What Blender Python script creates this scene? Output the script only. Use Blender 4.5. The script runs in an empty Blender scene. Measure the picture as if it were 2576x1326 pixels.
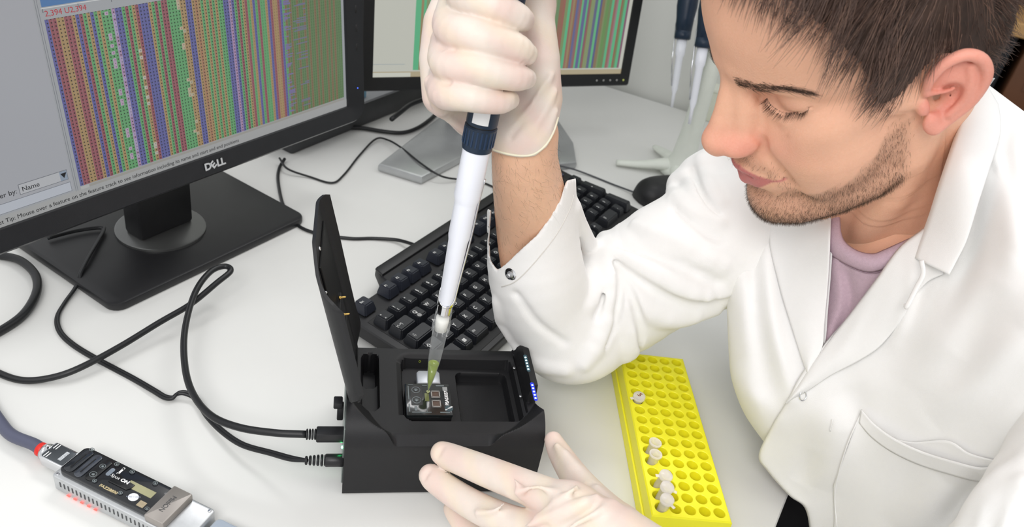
import bpy, bmesh, math, random
import numpy as np
from mathutils import Vector, Matrix, Quaternion
from mathutils.bvhtree import BVHTree
random.seed(7); rng = np.random.default_rng(7)
S = bpy.context.scene
COL = S.collection

# ------------------------------------------------------------------ camera, world, lights, exposure
FPX, PITCH, ROLL, CAMH = 2015.3, 0.57956699, 0.19004847, 0.52861094      # focal length in pixels of a 2576 wide frame
_r = np.array([1, 0, 0.]); _f = np.array([0, math.cos(PITCH), -math.sin(PITCH)]); _u = np.array([0, math.sin(PITCH), math.cos(PITCH)])
RM = np.array([math.cos(ROLL)*_r + math.sin(ROLL)*_u, -math.sin(ROLL)*_r + math.cos(ROLL)*_u, _f])
CP = np.array([0, 0, CAMH])
cam = bpy.data.objects.new('camera', bpy.data.cameras.new('camera')); COL.objects.link(cam)
cam.matrix_world = Matrix.Translation(CP.tolist()) @ Matrix(np.column_stack([RM[0], RM[1], -RM[2]]).tolist()).to_4x4()
cam.data.sensor_width = 36; cam.data.lens = FPX/2576*36
cam.data.clip_start = 0.02; cam.data.clip_end = 50
cam.data.dof.use_dof = True; cam.data.dof.focus_distance = 0.64; cam.data.dof.aperture_fstop = 11.0
S.camera = cam
S.view_settings.view_transform = 'Standard'; S.view_settings.look = 'None'
S.view_settings.gamma = 1; S.view_settings.exposure = -0.03
S.view_settings.use_curve_mapping = False
w = bpy.data.worlds.new('room_light'); S.world = w; w.use_nodes = True
w.node_tree.nodes['Background'].inputs[0].default_value = (0.97, 0.985, 1.0, 1)
w.node_tree.nodes['Background'].inputs[1].default_value = 0.84
def area(name, loc, target, sx, sy, power, col=(1, 1, 1)):
    l = bpy.data.lights.new(name, 'AREA'); l.shape = 'RECTANGLE'; l.size = sx; l.size_y = sy; l.energy = power; l.color = col
    o = bpy.data.objects.new(name, l); COL.objects.link(o); o.location = loc
    o.rotation_euler = (Vector(target)-Vector(loc)).to_track_quat('-Z', 'Y').to_euler(); return o
area('ceiling_panel_light', (-0.9, 0.1, 1.75), (0.0, 0.7, 0), 1.3, 0.9, 5.0, (1, 0.985, 0.96))
area('ceiling_panel_light', (0.3, 1.9, 1.9), (0.1, 0.8, 0), 1.4, 0.8, 29, (1, 0.99, 0.98))
area('flash_bounce_light', (-0.10, -0.50, 1.05), (0.22, 0.6, 0.0), 0.7, 0.5, 9.5, (1, 0.98, 0.965))

# ------------------------------------------------------------------ rays: a pixel of the photograph to a point at a real height / distance
def _ray(u, v): return RM.T @ np.array([(u-1288)/FPX, -(v-663)/FPX, 1.])
def P(u, v, z=0.0):
    d = _ray(u, v); return CP + d*((z-CAMH)/d[2])
def D(u, v, t): return CP + _ray(u, v)*t
def depth(p): return float(RM[2] @ (np.array(p)-CP))
def onplane(u, v, o, n):
    d = _ray(u, v); return CP + d*(((np.array(o)-CP) @ n)/(d @ n))
class Frame:
    def __init__(s, o, xd, z=None):
        s.o = np.array(o, float); x = np.array(xd, float)
        zz = np.array([0, 0, 1.]) if z is None else np.array(z, float)/np.linalg.norm(z)
        x = x-(x @ zz)*zz; s.x = x/np.linalg.norm(x); s.z = zz; s.y = np.cross(zz, s.x)
        s.R = np.column_stack([s.x, s.y, s.z])
    def w(s, a, b, c): return s.o + a*s.x + b*s.y + c*s.z
    def inv(s, p): return s.R.T @ (np.array(p)-s.o)
    def mat(s):
        m = Matrix(s.R.tolist()).to_4x4(); m.translation = Vector(s.o.tolist()); return m

# ------------------------------------------------------------------ materials
def lin(c):
    if isinstance(c, str): c = [int(c[i:i+2], 16)/255 for i in (0, 2, 4)]
    return tuple((x/12.92 if x <= .04045 else ((x+.055)/1.055)**2.4) for x in c) + (1.0,)
_M = {}
def mat(name, col, rough=.5, metal=0., var=.06, scale=60., bump=0., bscale=400., trans=0., ior=1.45, sss=0., sssr=(1, .3, .15), emit=None, estr=0., coat=0., attr=None, spec=.5, alpha=1., sheen=0.):
    if name in _M: return _M[name]
    m = bpy.data.materials.new(name); m.use_nodes = True; nt = m.node_tree; N = nt.nodes; Lk = nt.links
    b = N['Principled BSDF']; c = lin(col)
    tc = N.new('ShaderNodeTexCoord')
    if attr:
        a = N.new('ShaderNodeVertexColor'); a.layer_name = attr; src = a.outputs[0]
    else:
        src = None
    if var > 0:
        n = N.new('ShaderNodeTexNoise'); n.inputs['Scale'].default_value = scale; n.inputs['Detail'].default_value = 4
        Lk.new(tc.outputs['Object'], n.inputs['Vector'])
        mr = N.new('ShaderNodeMapRange'); mr.inputs[1].default_value = .3; mr.inputs[2].default_value = .7
        mr.inputs[3].default_value = 1-var; mr.inputs[4].default_value = 1+var; Lk.new(n.outputs['Fac'], mr.inputs[0])
        hs = N.new('ShaderNodeHueSaturation'); hs.inputs['Color'].default_value = c
        if src: Lk.new(src, hs.inputs['Color'])
        Lk.new(mr.outputs[0], hs.inputs['Value']); Lk.new(hs.outputs[0], b.inputs['Base Color'])
    elif src: Lk.new(src, b.inputs['Base Color'])
    else: b.inputs['Base Color'].default_value = c
    b.inputs['Roughness'].default_value = rough; b.inputs['Metallic'].default_value = metal
    b.inputs['IOR'].default_value = ior; b.inputs['Transmission Weight'].default_value = trans
    b.inputs['Specular IOR Level'].default_value = spec; b.inputs['Coat Weight'].default_value = coat
    b.inputs['Alpha'].default_value = alpha
    if sheen: b.inputs['Sheen Weight'].default_value = sheen
    if sss:
        b.inputs['Subsurface Weight'].default_value = sss; b.inputs['Subsurface Radius'].default_value = sssr; b.inputs['Subsurface Scale'].default_value = .004
    if emit:
        b.inputs['Emission Color'].default_value = lin(emit); b.inputs['Emission Strength'].default_value = estr
    if bump > 0:
        n2 = N.new('ShaderNodeTexNoise'); n2.inputs['Scale'].default_value = bscale; n2.inputs['Detail'].default_value = 5
        Lk.new(tc.outputs['Object'], n2.inputs['Vector'])
        bp = N.new('ShaderNodeBump'); bp.inputs['Strength'].default_value = bump; bp.inputs['Distance'].default_value = .0006
        Lk.new(n2.outputs['Fac'], bp.inputs['Height']); Lk.new(bp.outputs[0], b.inputs['Normal'])
    _M[name] = m; return m

M_desk = mat('desk_laminate', 'dfdfdc', .45, var=.02, scale=9, bump=.05, bscale=900)
M_black = mat('black_plastic', '1b1b1d', .45, var=.12, bump=.12, bscale=1500)
M_black2 = mat('satin_black_plastic', '202022', .36, var=.08, bump=.15, bscale=2500)
M_dark = mat('deep_black_plastic', '101012', .55, var=.1)
M_key = mat('key_plastic', '1d1f24', .38, var=.06, bump=.12, bscale=2500)
M_keyfn = mat('function_key_plastic', '272a33', .38, var=.06, bump=.12, bscale=2500)
M_legend = mat('key_print', 'd8d8d6', .6, var=.03)
M_white = mat('white_print', 'eeeeee', .5, var=.02)
M_rubber = mat('cable_rubber', '1c1d1f', .4, var=.1, bump=.05)
M_silver = mat('silver_paint', 'b3b5b6', .35, metal=.55, var=.03)
M_alu = mat('brushed_aluminium', 'c6c8ca', .38, metal=.8, var=.05, scale=200)
M_chrome = mat('chrome', 'dcdde0', .12, metal=1., var=.02)

# ------------------------------------------------------------------ builders
def tag(o, label=None, cat=None, group=None, kind=None):
    if label: o['label'] = label
    if cat: o['category'] = cat
    if group: o['group'] = group
    if kind: o['kind'] = kind
    return o
def thing(name, label, cat, frame=None, loc=None, group=None):
    o = bpy.data.objects.new(name, None); o.empty_display_size = .02; COL.objects.link(o)
    if frame is not None: o.matrix_world = frame.mat()
    if loc is not None: o.location = loc
    return tag(o, label, cat, group)
class Geo:
    def __init__(s): s.v = []; s.f = []; s.c = []
    def add(s, v, f, M=None):
        k = len(s.v)
        if M is not None: v = [M @ Vector(p) for p in v]
        s.v += [tuple(p) for p in v]; s.f += [tuple(i+k for i in q) for q in f]; return s
def obj(name, g, mat_, parent=None, smooth=True, label=None, world=None, cols=None, auto=None):
    """g: Geo or (verts, faces). world=(x,y,z): verts are world coordinates, made relative to that origin."""
    v, f = (g.v, g.f) if isinstance(g, Geo) else g
    me = bpy.data.meshes.new(name)
    if world is not None: v = np.asarray(v, float)-np.asarray(world, float)
    if isinstance(v, np.ndarray): v = v.tolist()
    if isinstance(f, np.ndarray): f = f.tolist()
    me.from_pydata(v, [], f); me.update()
    if smooth: me.polygons.foreach_set('use_smooth', [True]*len(me.polygons))
    for m in (mat_ if isinstance(mat_, list) else [mat_]): me.materials.append(m)
    if cols is not None:
        ca = me.color_attributes.new('col', 'FLOAT_COLOR', 'POINT'); ca.data.foreach_set('color', np.asarray(cols, np.float32).ravel())
    if auto is not None and smooth: me.set_sharp_from_angle(angle=auto)
    o = bpy.data.objects.new(name, me); COL.objects.link(o)
    if parent is not None: o.parent = parent
    if label: o['label'] = label
    return o
def bm_geo(bm):
    bm.verts.index_update(); v = [tuple(p.co) for p in bm.verts]; f = [tuple(q.index for q in x.verts) for x in bm.faces]; bm.free(); return v, f
def box(cx, cy, cz, sx, sy, sz, bev=0., seg=2, taper=1., M=None):
    bm = bmesh.new(); bmesh.ops.create_cube(bm, size=1)
    for q in bm.verts:
        k = taper if q.co.z > 0 else 1
        q.co = Vector((q.co.x*sx*k, q.co.y*sy*k, q.co.z*sz))
    if bev > 0: bmesh.ops.bevel(bm, geom=bm.edges[:], offset=bev, segments=seg, affect='EDGES', profile=.5)
    bmesh.ops.translate(bm, verts=bm.verts, vec=(cx, cy, cz))
    v, f = bm_geo(bm)
    if M is not None: v = [tuple(M @ Vector(p)) for p in v]
    return v, f
def prism(poly, z0, z1, bev=0., seg=2):
    bm = bmesh.new(); vs = [bm.verts.new((x, y, z0)) for x, y in poly]; fc = bm.faces.new(vs)
    r = bmesh.ops.extrude_face_region(bm, geom=[fc]); bmesh.ops.translate(bm, verts=[e for e in r['geom'] if isinstance(e, bmesh.types.BMVert)], vec=(0, 0, z1-z0))
    bmesh.ops.recalc_face_normals(bm, faces=bm.faces)
    if bev > 0: bmesh.ops.bevel(bm, geom=[e for e in bm.edges if abs(e.verts[0].co.z-e.verts[1].co.z) < 1e-7], offset=bev, segments=seg, affect='EDGES', profile=.5)
    return bm_geo(bm)
def rrect(x0, x1, y0, y1, r, n=5):
    out = []
    for cx, cy, a in ((x1-r, y0+r, -90), (x1-r, y1-r, 0), (x0+r, y1-r, 90), (x0+r, y0+r, 180)):
        for k in range(n+1):
            t = math.radians(a+90*k/n); out.append((cx+r*math.cos(t), cy+r*math.sin(t)))
    return out
def lathe(prof, n=24, M=None, ends=True):
    v = []; f = []; m = len(prof)
    for r, z in prof:
        for k in range(n):
            t = 2*math.pi*k/n; v.append((r*math.cos(t), r*math.sin(t), z))
    for i in range(m-1):
        for k in range(n):
            f.append((i*n+k, i*n+(k+1) % n, (i+1)*n+(k+1) % n, (i+1)*n+k))
    if ends: f.append(tuple(range(n))[::-1]); f.append(tuple((m-1)*n+k for k in range(n)))
    if M is not None: v = [tuple(M @ Vector(p)) for p in v]
    return v, f
def crom(pts, n=8):
    p = np.array(pts, float); q = np.vstack([2*p[0]-p[1], p, 2*p[-1]-p[-2]]); out = []
    for i in range(1, len(q)-2):
        for k in range(n):
            t = k/n; a, b, c, d = q[i-1:i+3]
            out.append(.5*((2*b)+(-a+c)*t+(2*a-5*b+4*c-d)*t*t+(-a+3*b-3*c+d)*t**3))
    out.append(p[-1]); return np.array(out)
def tube(pts, r, n=10, cap=True, flat=1.):
    """pts array; r scalar or per point"""
    p = np.array(pts, float); m = len(p); r = np.broadcast_to(np.array(r, float), (m,))
    T = np.gradient(p, axis=0); T /= np.linalg.norm(T, axis=1)[:, None]+1e-12
    up = np.array([0, 0, 1.]);
    if abs(T[0] @ up) > .9: up = np.array([1., 0, 0])
    v = []; f = []
    N = np.cross(T[0], up); N /= np.linalg.norm(N)
    for i in range(m):
        N = N-(N @ T[i])*T[i]; N /= np.linalg.norm(N)+1e-12; B = np.cross(T[i], N)
        for k in range(n):
            a = 2*math.pi*k/n; v.append(p[i]+r[i]*(math.cos(a)*N+flat*math.sin(a)*B))
    for i in range(m-1):
        for k in range(n): f.append((i*n+k, i*n+(k+1) % n, (i+1)*n+(k+1) % n, (i+1)*n+k))
    if cap: f.append(tuple(range(n))[::-1]); f.append(tuple((m-1)*n+k for k in range(n)))
    return [tuple(x) for x in v], f
def txt(body, size, M, mat_, parent, name='lettering', ext=0.00005, align='CENTER', bold=0., sx=1.):
    c = bpy.data.curves.new(name, 'FONT'); c.body = body; c.size = size; c.extrude = ext; c.align_x = align; c.align_y = 'CENTER'; c.offset = bold; c.resolution_u = 3
    o = bpy.data.objects.new('t', c); COL.objects.link(o)
    me = bpy.data.meshes.new_from_object(o.evaluated_get(bpy.context.evaluated_depsgraph_get()))
    bpy.data.objects.remove(o); bpy.data.curves.remove(c)
    me.transform(M @ Matrix.Diagonal((sx, 1, 1, 1))); me.materials.clear(); me.materials.append(mat_); me.name = name
    q = bpy.data.objects.new(name, me); COL.objects.link(q)
    if parent is not None: q.parent = parent
    return q
def axM(o, z, x=None):
    z = np.array(z, float); z /= np.linalg.norm(z); x = np.array([1, 0, 0.]) if x is None else np.array(x, float)
    if abs(x @ z) > .95*np.linalg.norm(x): x = np.array([0, 1., 0])
    x = x-(x @ z)*z; x /= np.linalg.norm(x); y = np.cross(z, x)
    m = Matrix(np.column_stack([x, y, z]).tolist()).to_4x4(); m.translation = Vector(np.array(o, float).tolist()); return m
def TM(x, y, z, rz=0.): return Matrix.Translation((x, y, z)) @ Matrix.Rotation(rz, 4, 'Z')

# ------------------------------------------------------------------ setting: floor, wall, desk
du = np.array([.42, .907, 0]); du /= np.linalg.norm(du)
obj('floor', box(0.2, 1.0, -.76, 7, 7, .04), mat('grey_vinyl_floor', '6f7274', .5, var=.08, scale=12), smooth=False)['kind'] = 'structure'
E1 = np.array([.266, 1.424, 0]); ed = np.array([.95, -.313, 0]); ed /= np.linalg.norm(ed)
wf = Frame(E1+np.array([.313, .95, 0])*.012, ed)
obj('wall_back', ([tuple(wf.w(a, b, c)) for a, b, c in [(-1.9, 0, -.74), (.42, 0, -.74), (.42, .05, -.74), (-1.9, .05, -.74), (-1.9, 0, 1.3), (.42, 0, 1.3), (.42, .05, 1.3), (-1.9, .05, 1.3)]],
    [(0, 1, 5, 4), (1, 2, 6, 5), (2, 3, 7, 6), (3, 0, 4, 7), (4, 5, 6, 7), (3, 2, 1, 0)]), mat('grey_wall_paint', 'd2d3ce', .8, var=.02, scale=6), smooth=False)['kind'] = 'structure'
for nm_, x_, y_, sx_, sy_ in (('wall_far', .2, 4.55, 7, .08), ('wall_right', 3.75, 1.0, .08, 7)):
    obj(nm_, box(x_, y_, .46, sx_, sy_, 2.4), mat('white_wall_paint', 'dcdcd8', .85, var=.02, scale=4), smooth=False)['kind'] = 'structure'
corner = np.array([.646, 1.299])
desk = thing('desk', 'white laminate desk top under the computers and the lab devices', 'desk', loc=(0, .6, 0))
poly = [(.646, 1.299), tuple((E1-ed*1.25)[:2]), (-1.25, .2), (-1.05, -.25), tuple(corner-du[:2]*1.62)]
v, f = prism([(x, y-.6) for x, y in poly], -.028, 0, .003, 3)
obj('desk_top', (v, f), M_desk, desk, smooth=True, auto=.5)
for x, y in ((.52, 1.2), (-.9, 1.5), (-.85, 0.0), (-.05, -.0)):
    obj('leg', box(x, y-.6, -.384, .05, .05, .711, .004), M_alu, desk, smooth=False)
# ------------------------------------------------------------------ black monitor with the sequence viewer
mc = np.array([-.391, .727, 0]); md = np.array([.116, .224, 0]); md /= np.linalg.norm(md)
MF = Frame(mc, md)                                        # x along the screen, y backwards, z up
mon = thing('monitor', 'large black monitor with silver logo, showing coloured sequence columns, on a black stand', 'monitor', MF)
TILT = .1
SFr = Frame(MF.w(.012, -.060, .1), md, z=-MF.y*math.cos(TILT)+MF.z*math.sin(TILT))   # screen frame: x right, y up, z out of the screen
SM = MF.mat().inverted() @ SFr.mat()                      # screen coords -> monitor local
def sl(v): return [tuple(SM @ Vector(p)) for p in v]
HW, ZB, ZT = .241, -.003, .335
def ring(outer, inner, z0, z1, zi):
    """bezel frame: outer and inner loops with the same vertex count"""
    n = len(outer); v = [(x, y, z0) for x, y in outer]+[(x, y, z1) for x, y in outer]+[(x, y, z1+.0005) for x, y in inner]+[(x, y, zi) for x, y in inner]; f = []
    for k in range(n):
        j = (k+1) % n
        for a in range(3): f.append((a*n+k, a*n+j, (a+1)*n+j, (a+1)*n+k))
    return v, f
outer = rrect(-HW, HW, ZB, ZT, .02, 6); inner = rrect(-HW+.026, HW-.026, ZB+.0215, ZT-.02, .001, 6)
mid = rrect(-HW+.004, HW-.004, ZB+.004, ZT-.004, .018, 6)
n = len(outer); v = []; 
for lp, z in ((outer, -.022), (outer, .004), (mid, .009), (inner, .004), (inner, -.004)): v += [(x, y, z) for x, y in lp]
f = [(a*n+k, a*n+(k+1) % n, (a+1)*n+(k+1) % n, (a+1)*n+k) for a in range(4) for k in range(n)]
obj('bezel', (sl(v), f), mat('bezel_plastic', '1f2023', .33, var=.08, bump=.2, bscale=1800), mon, auto=.6)
v, f = prism(rrect(-HW+.012, HW-.012, ZB+.01, ZT-.01, .02), -.045, -.020, .006)
obj('back_shell', (sl(v), f), M_black, mon, auto=.6)
# screen: every column of the sequence print is a strip of quads with its own colour
M_scr = bpy.data.materials.new('lit_screen'); M_scr.use_nodes = True
def screen_mat(m, strength):
    nt = m.node_tree; N = nt.nodes; L = nt.links; b = N['Principled BSDF']; b.inputs['Base Color'].default_value = (.02, .02, .02, 1); b.inputs['Roughness'].default_value = .28
    a = N.new('ShaderNodeVertexColor'); a.layer_name = 'col'
    uv = N.new('ShaderNodeUVMap'); uv.uv_map = 'cell'; sx = N.new('ShaderNodeSeparateXYZ'); L.new(uv.outputs[0], sx.inputs[0])
    def band(src, lo, hi):
        fr = N.new('ShaderNodeMath'); fr.operation = 'FRACT'; L.new(src, fr.inputs[0])
        c = N.new('ShaderNodeMath'); c.operation = 'COMPARE'; c.inputs[1].default_value = (lo+hi)/2; c.inputs[2].default_value = (hi-lo)/2; L.new(fr.outputs[0], c.inputs[0]); return c
    bx = band(sx.outputs[0], .30, .66); by = band(sx.outputs[1], .28, .66)
    mu = N.new('ShaderNodeMath'); mu.operation = 'MULTIPLY'; L.new(bx.outputs[0], mu.inputs[0]); L.new(by.outputs[0], mu.inputs[1])
    m2 = N.new('ShaderNodeMath'); m2.operation = 'MULTIPLY'; L.new(mu.outputs[0], m2.inputs[0]); L.new(a.outputs['Alpha'], m2.inputs[1])
    mx = N.new('ShaderNodeMix'); mx.data_type = 'RGBA'; L.new(m2.outputs[0], mx.inputs['Factor']); L.new(a.outputs['Color'], mx.inputs['A']); mx.inputs['B'].default_value = (.012, .012, .014, 1)
    L.new(mx.outputs['Result'], b.inputs['Emission Color']); b.inputs['Emission Strength'].default_value = strength
screen_mat(M_scr, .82)
class Screen:
    def __init__(s): s.v = []; s.f = []; s.c = []; s.uv = []
    def quad(s, p, col, uv=None, dots=0.):
        k = len(s.v); s.v += p; s.f.append((k, k+1, k+2, k+3)); c = lin(col)[:3]+(dots,)
        s.c += [c]*4; s.uv += uv if uv else [(0, 0)]*4
    def rect(s, x0, x1, y0, y1, z, col, cell=None, dots=0.):
        uv = None
        if cell: uv = [(x0/cell[0], y0/cell[1]), (x1/cell[0], y0/cell[1]), (x1/cell[0], y1/cell[1]), (x0/cell[0], y1/cell[1])]
        s.quad([(x0, y0, z), (x1, y0, z), (x1, y1, z), (x0, y1, z)], col, uv, dots)
    def build(s, name, M, mat_, parent):
        v = [tuple(M @ Vector(p)) for p in s.v]
        o = obj(name, (v, s.f), mat_, parent, smooth=False, cols=s.c)
        ul = o.data.uv_layers.new(name='cell'); ul.data.foreach_set('uv', np.array(s.uv, np.float32).ravel()); return o
sc = Screen()
X0, X1, Y0, Y1 = -HW+.026, HW-.026, ZB+.0215, ZT-.02
def spx(u, v): return SFr.inv(onplane(u, v, SFr.o, SFr.z))[:2]
sc.rect(X0, X1, Y0, Y1, 0, '9fa2a6')
cA = spx(130, 47); cB = spx(187, 482); cC = spx(879, 262); top = spx(290, 12)
xs = (cA[0]+cB[0])/2; ys = Y0+.0125; yt = cA[1]; xe = X1-.004
sc.rect(X0, xs-.006, Y0+.012, Y1, .0002, 'a4a6ac')
for dx in (.0028, .0045): sc.rect(xs-dx-.0004, xs-dx, ys-.004, Y1, .0003, '74777e')
sc.rect(xs, xe, yt+.010, Y1, .0003, '4a76a8')
sc.rect(xs-.001, xe, yt+.0085, yt+.0093, .0003, 'c8cacc')
for k in range(9): sc.rect(xs+.03*k, xs+.03*k+.0006, yt+.0055, yt+.0085, .0003, '5f6267')
CW, CHh = .00325, .0031
pal = {'R': '8f545c', 'T': 'a1875f', 'B': '5c5e96', 'G': '5f9c68', 'P': 'a488a8', 'O': 'a0795c'}
seq = "BRRTTRRTBRGTBGTGGGPBBGRGTRBBBTGRGRRGGGGTTBBTOTGTGOGTGGBBPBGRGTRGTBGRGGTBRTTRB"
seq2 = "GOGOGGOGGOGOGGOG" + "OGGOGOGOGGGRBGOGOGGBGOBGOGGOG"
x = xs; i = 0
full = seq+seq2
nR = int((xe-xs)/CW)
for i in range(nR):
    ch = full[i % len(full)]; a = xs+i*CW
    col = pal[ch]; dark = i > len(seq)
    if dark: col = {'G': '5c7a50', 'O': '7c6a4d', 'R': '86535a', 'B': '5a5b80'}[ch]
    sc.rect(a, a+CW*.97, ys, yt, .0003, col, (CW, CHh), .9 if i < 62 else .35)
# uneven pale gaps and lilac runs in single cells
for i, p, cc in ((16, .35, 'b39ab4'), (18, .5, 'a79ab8'), (24, .22, 'b8b2a8'), (38, .22, 'b8a892'), (39, .1, 'b0a890')):
    yy = ys
    while yy < yt-CHh:
        if rng.random() < p: sc.rect(xs+i*CW, xs+(i+1)*CW*1., yy, yy+CHh*.95, .0004, cc, (CW, CHh), .5)
        yy += CHh
for _ in range(85):
    b0 = xs+CW*(len(seq)+.3); yy = ys+rng.random()*(yt-ys); sc.rect(b0, b0+CW*rng.uniform(.6, 3.4), yy, yy+.0011, .0004, '77709a')
for _ in range(26):
    b0 = xe-.055; yy = ys+(yt-ys)*rng.random(); sc.rect(b0-rng.uniform(.003, .022), b0, yy, yy+.0012, .0004, '6f7088')
sc.rect(xs, xe, ys-.0032, ys-.0008, .0003, '9a9892'); sc.rect(xs, xs+.008, ys-.0034, ys-.0006, .0004, 'b0b0b0')
# filter row and search field at the lower left
fx = np.array([spx(57, 503)[0], Y0+.0265]); sc.rect(fx[0]-.001, xs-.009, fx[1]-.004, fx[1]+.0055, .0003, '6d7077'); sc.rect(fx[0]-.0005, xs-.0095, fx[1]-.0035, fx[1]+.005, .0004, 'b3b5b9')
sc.rect(xs-.016, xs-.0095, fx[1]-.0035, fx[1]+.005, .0005, '8b98a8')
sc.rect(X0+.002, xs-.008, fx[1]-.0155, fx[1]-.0065, .0003, '7c8088'); sc.rect(X0+.0025, xs-.0085, fx[1]-.015, fx[1]-.007, .0004, 'b5bac3')
sc.rect(X0, X1, Y0, Y0+.0095, .0003, 'a3a4a4')
so = sc.build('screen', SM, M_scr, mon)
M_ink = mat('screen_ink', '1c1d20', .5, var=0)
M_red = mat('screen_red_ink', '8c3038', .5, var=0, emit='8c3038', estr=.55)
txt('2,394 U2,394', .0066, SM @ Matrix.Translation((xs+.001, yt+.0045, .0008)), M_red, so, align='LEFT')
txt('Filter by:', .0062, SM @ Matrix.Translation((fx[0]-.003, fx[1]+.0005, .0008)), M_ink, so, align='RIGHT')
txt('Name', .0062, SM @ Matrix.Translation((fx[0]+.001, fx[1]+.0005, .001)), M_ink, so, align='LEFT')
txt('\u25bc', .006, SM @ Matrix.Translation((xs-.0128, fx[1]+.0008, .001)), M_ink, so)
txt('Tablet Tip: Mouse over a feature on the feature track to see information including its name and start and end positions', .0054, SM @ Matrix.Translation((X0+.004, Y0+.0046, .0008)), M_ink, so, align='LEFT')
M_logo = mat('logo_silver', 'd6d8da', .3, metal=.3, var=.02)
lg = SM @ Matrix.Translation((spx(532, 420)[0], ZB+.0125, .0075)) @ Matrix.Rotation(-.12, 4, 'X')
for ch, dx, rz in (('D', -.0095, 0), ('E', -.0027, .62), ('L', .0042, 0), ('L', .0094, 0)):
    txt(ch, .0102, lg @ TM(dx, 0, 0, rz), M_logo, mon, 'logo_letter', bold=.0004, sx=1.1)
obj('power_light', lathe([(.0006, 0), (.0006, .0004)], 8, SM @ Matrix.Translation((HW-.013, .040, .0068))), mat('blue_led', '4060ff', emit='4060ff', estr=4), mon)
for k in range(3):
    obj('button', box(0, 0, 0, .004, .009, .001, .0004, 1, M=SM @ Matrix.Translation((HW-.012, .09+.022*k, .0068))), M_black, mon)
# stand
b0 = MF.inv(P(290, 795, 0)); b1 = MF.inv(P(772, 560, 0))
yf = (b0[1]+b1[1])/2
base = [(b0[0]+.012, yf), (b1[0]-.012, yf), (b1[0], yf+.012), (b1[0]-.03, yf+.16), (b0[0]-.005, yf+.17), (b0[0]-.012, yf+.02)]
base = [(x, y) for x, y in rrect(b0[0], b1[0], yf, yf+.175, .014)]
obj('stand_base', prism(base, 0, .010, .003), M_black2, mon, auto=.5)
obj('stand_disc', lathe([(.047, .010), (.047, .0125), (.0455, .0132)], 48), mat('gunmetal_disc', '6c6d6c', .3, metal=.7, var=.03), mon, auto=.5)
obj('stand_neck', box(0, .002, .095, .066, .030, .165, .004), M_black, mon, auto=.5)
obj('mount_plate', box(.012, -.006, .22, .11, .045, .12, .006), M_black, mon, auto=.5)

# ------------------------------------------------------------------ second monitor, silver stand
a = P(905, 229, .085); b = P(1578, 214, .085)
F2 = Frame(a, b-a); W2 = np.linalg.norm(b-a)
mon2 = thing('monitor', 'second monitor with thin black bezel behind the gloved fist, on a silver stand', 'monitor', F2)
S2 = Frame(F2.o, F2.x, z=-F2.y*math.cos(.12)+F2.z*math.sin(.12)); S2M = F2.mat().inverted() @ S2.mat()
W2 = W2; H2 = W2*.66
outer = rrect(0, W2, 0, H2, .004, 3); mid = rrect(.002, W2-.002, .002, H2-.002, .003, 3); inner = rrect(.017, W2-.017, .019, H2-.017, .0008, 3)
n = len(outer); v = []
for lp, z in ((outer, -.03), (outer, .002), (mid, .004), (inner, .003), (inner, -.003)): v += [(x, y, z) for x, y in lp]
v = [tuple(S2M @ Vector(p)) for p in v]
obj('bezel', (v, [(a_*n+k, a_*n+(k+1) % n, (a_+1)*n+(k+1) % n, (a_+1)*n+k) for a_ in range(4) for k in range(n)]), mat('second_bezel', '141517', .4, var=.05), mon2, auto=.6)
v, f = prism(rrect(.01, W2-.01, .01, H2-.01, .01), -.05, -.029, .005); obj('back_shell', ([tuple(S2M @ Vector(p)) for p in v], f), M_black, mon2, auto=.6)
M_scr2 = bpy.data.materials.new('lit_screen_two'); M_scr2.use_nodes = True; screen_mat(M_scr2, .95)
s2 = Screen(); x0, x1, y0, y1 = .017, W2-.017, .019, H2-.017
s2.rect(x0, x1, y0, y1, 0, 'b9bab0')
xa = S2.inv(onplane(1042, 100, S2.o, S2.z))[0]; ya = S2.inv(onplane(1050, 176, S2.o, S2.z))[1]
s2.rect(x0, x1, y0, ya-.002, .0002, 'a89c80'); s2.rect(x0, xa-.003, y0, y0+.006, .0003, 'c2c3b8'); s2.rect(x0, xa-.012, ya+.008, ya+.0086, .0003, '8c98a0')
cs = ['56a87c', '56a87c', '8e7a5a', '56a87c', '7c8a62', '5ea878', '5a5f86', '8a6a58', '5a9a68', '6b7a52', '8a5f55', '64805a', '7d6a50', '57874f', '85604c', '5b5d7b', '6a8b58', '8c5b4f', '74855a', '7b5f6b', '5f8a50', '9a5a48', '6e6a58', '8f6f76', '50557c', '7a8a4c', '8a584a', '60844e', '7a5266', '6a8050']
xx = xa; k = 0
while xx < x1-.006:
    w_ = rng.uniform(.0022, .0055); s2.rect(xx, min(xx+w_, x1-.006), ya, y1, .0003, cs[k % len(cs)] if k < 6 else cs[int(rng.integers(0, len(cs)))]); xx += w_; k += 1
s2.build('screen', S2M, M_scr2, mon2)
for k, c in enumerate(('9a9a98',)*4+('a8b060',)):
    obj('button', lathe([(.0017, 0), (.0017, .0006)], 10, S2M @ Matrix.Translation((W2-.062+.0125*k, .0095, .0035))), mat('button_print'+c, c, .5, var=0, emit=c, estr=.3 if k == 4 else 0), mon2)
def f2(u, v, z=0): q = F2.inv(P(u, v, z)); return (q[0], q[1])
leg = [f2(950, 432), f2(1060, 466), f2(1236, 372), f2(1240, 290), f2(1105, 310)]
obj('stand_foot', prism(leg, -.085, -.072, .004), M_silver, mon2, auto=.5)
leg2 = [f2(1240, 290), f2(1225, 372), f2(1400, 430), f2(1448, 425), f2(1440, 375), f2(1390, 300)]
obj('stand_foot', prism(leg2, -.085, -.073, .004), M_silver, mon2, auto=.5)
cx, cy = f2(1190, 320)
obj('stand_column', box(cx, cy+.02, .010, .075, .035, .185, .006), M_silver, mon2, auto=.5)
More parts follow.
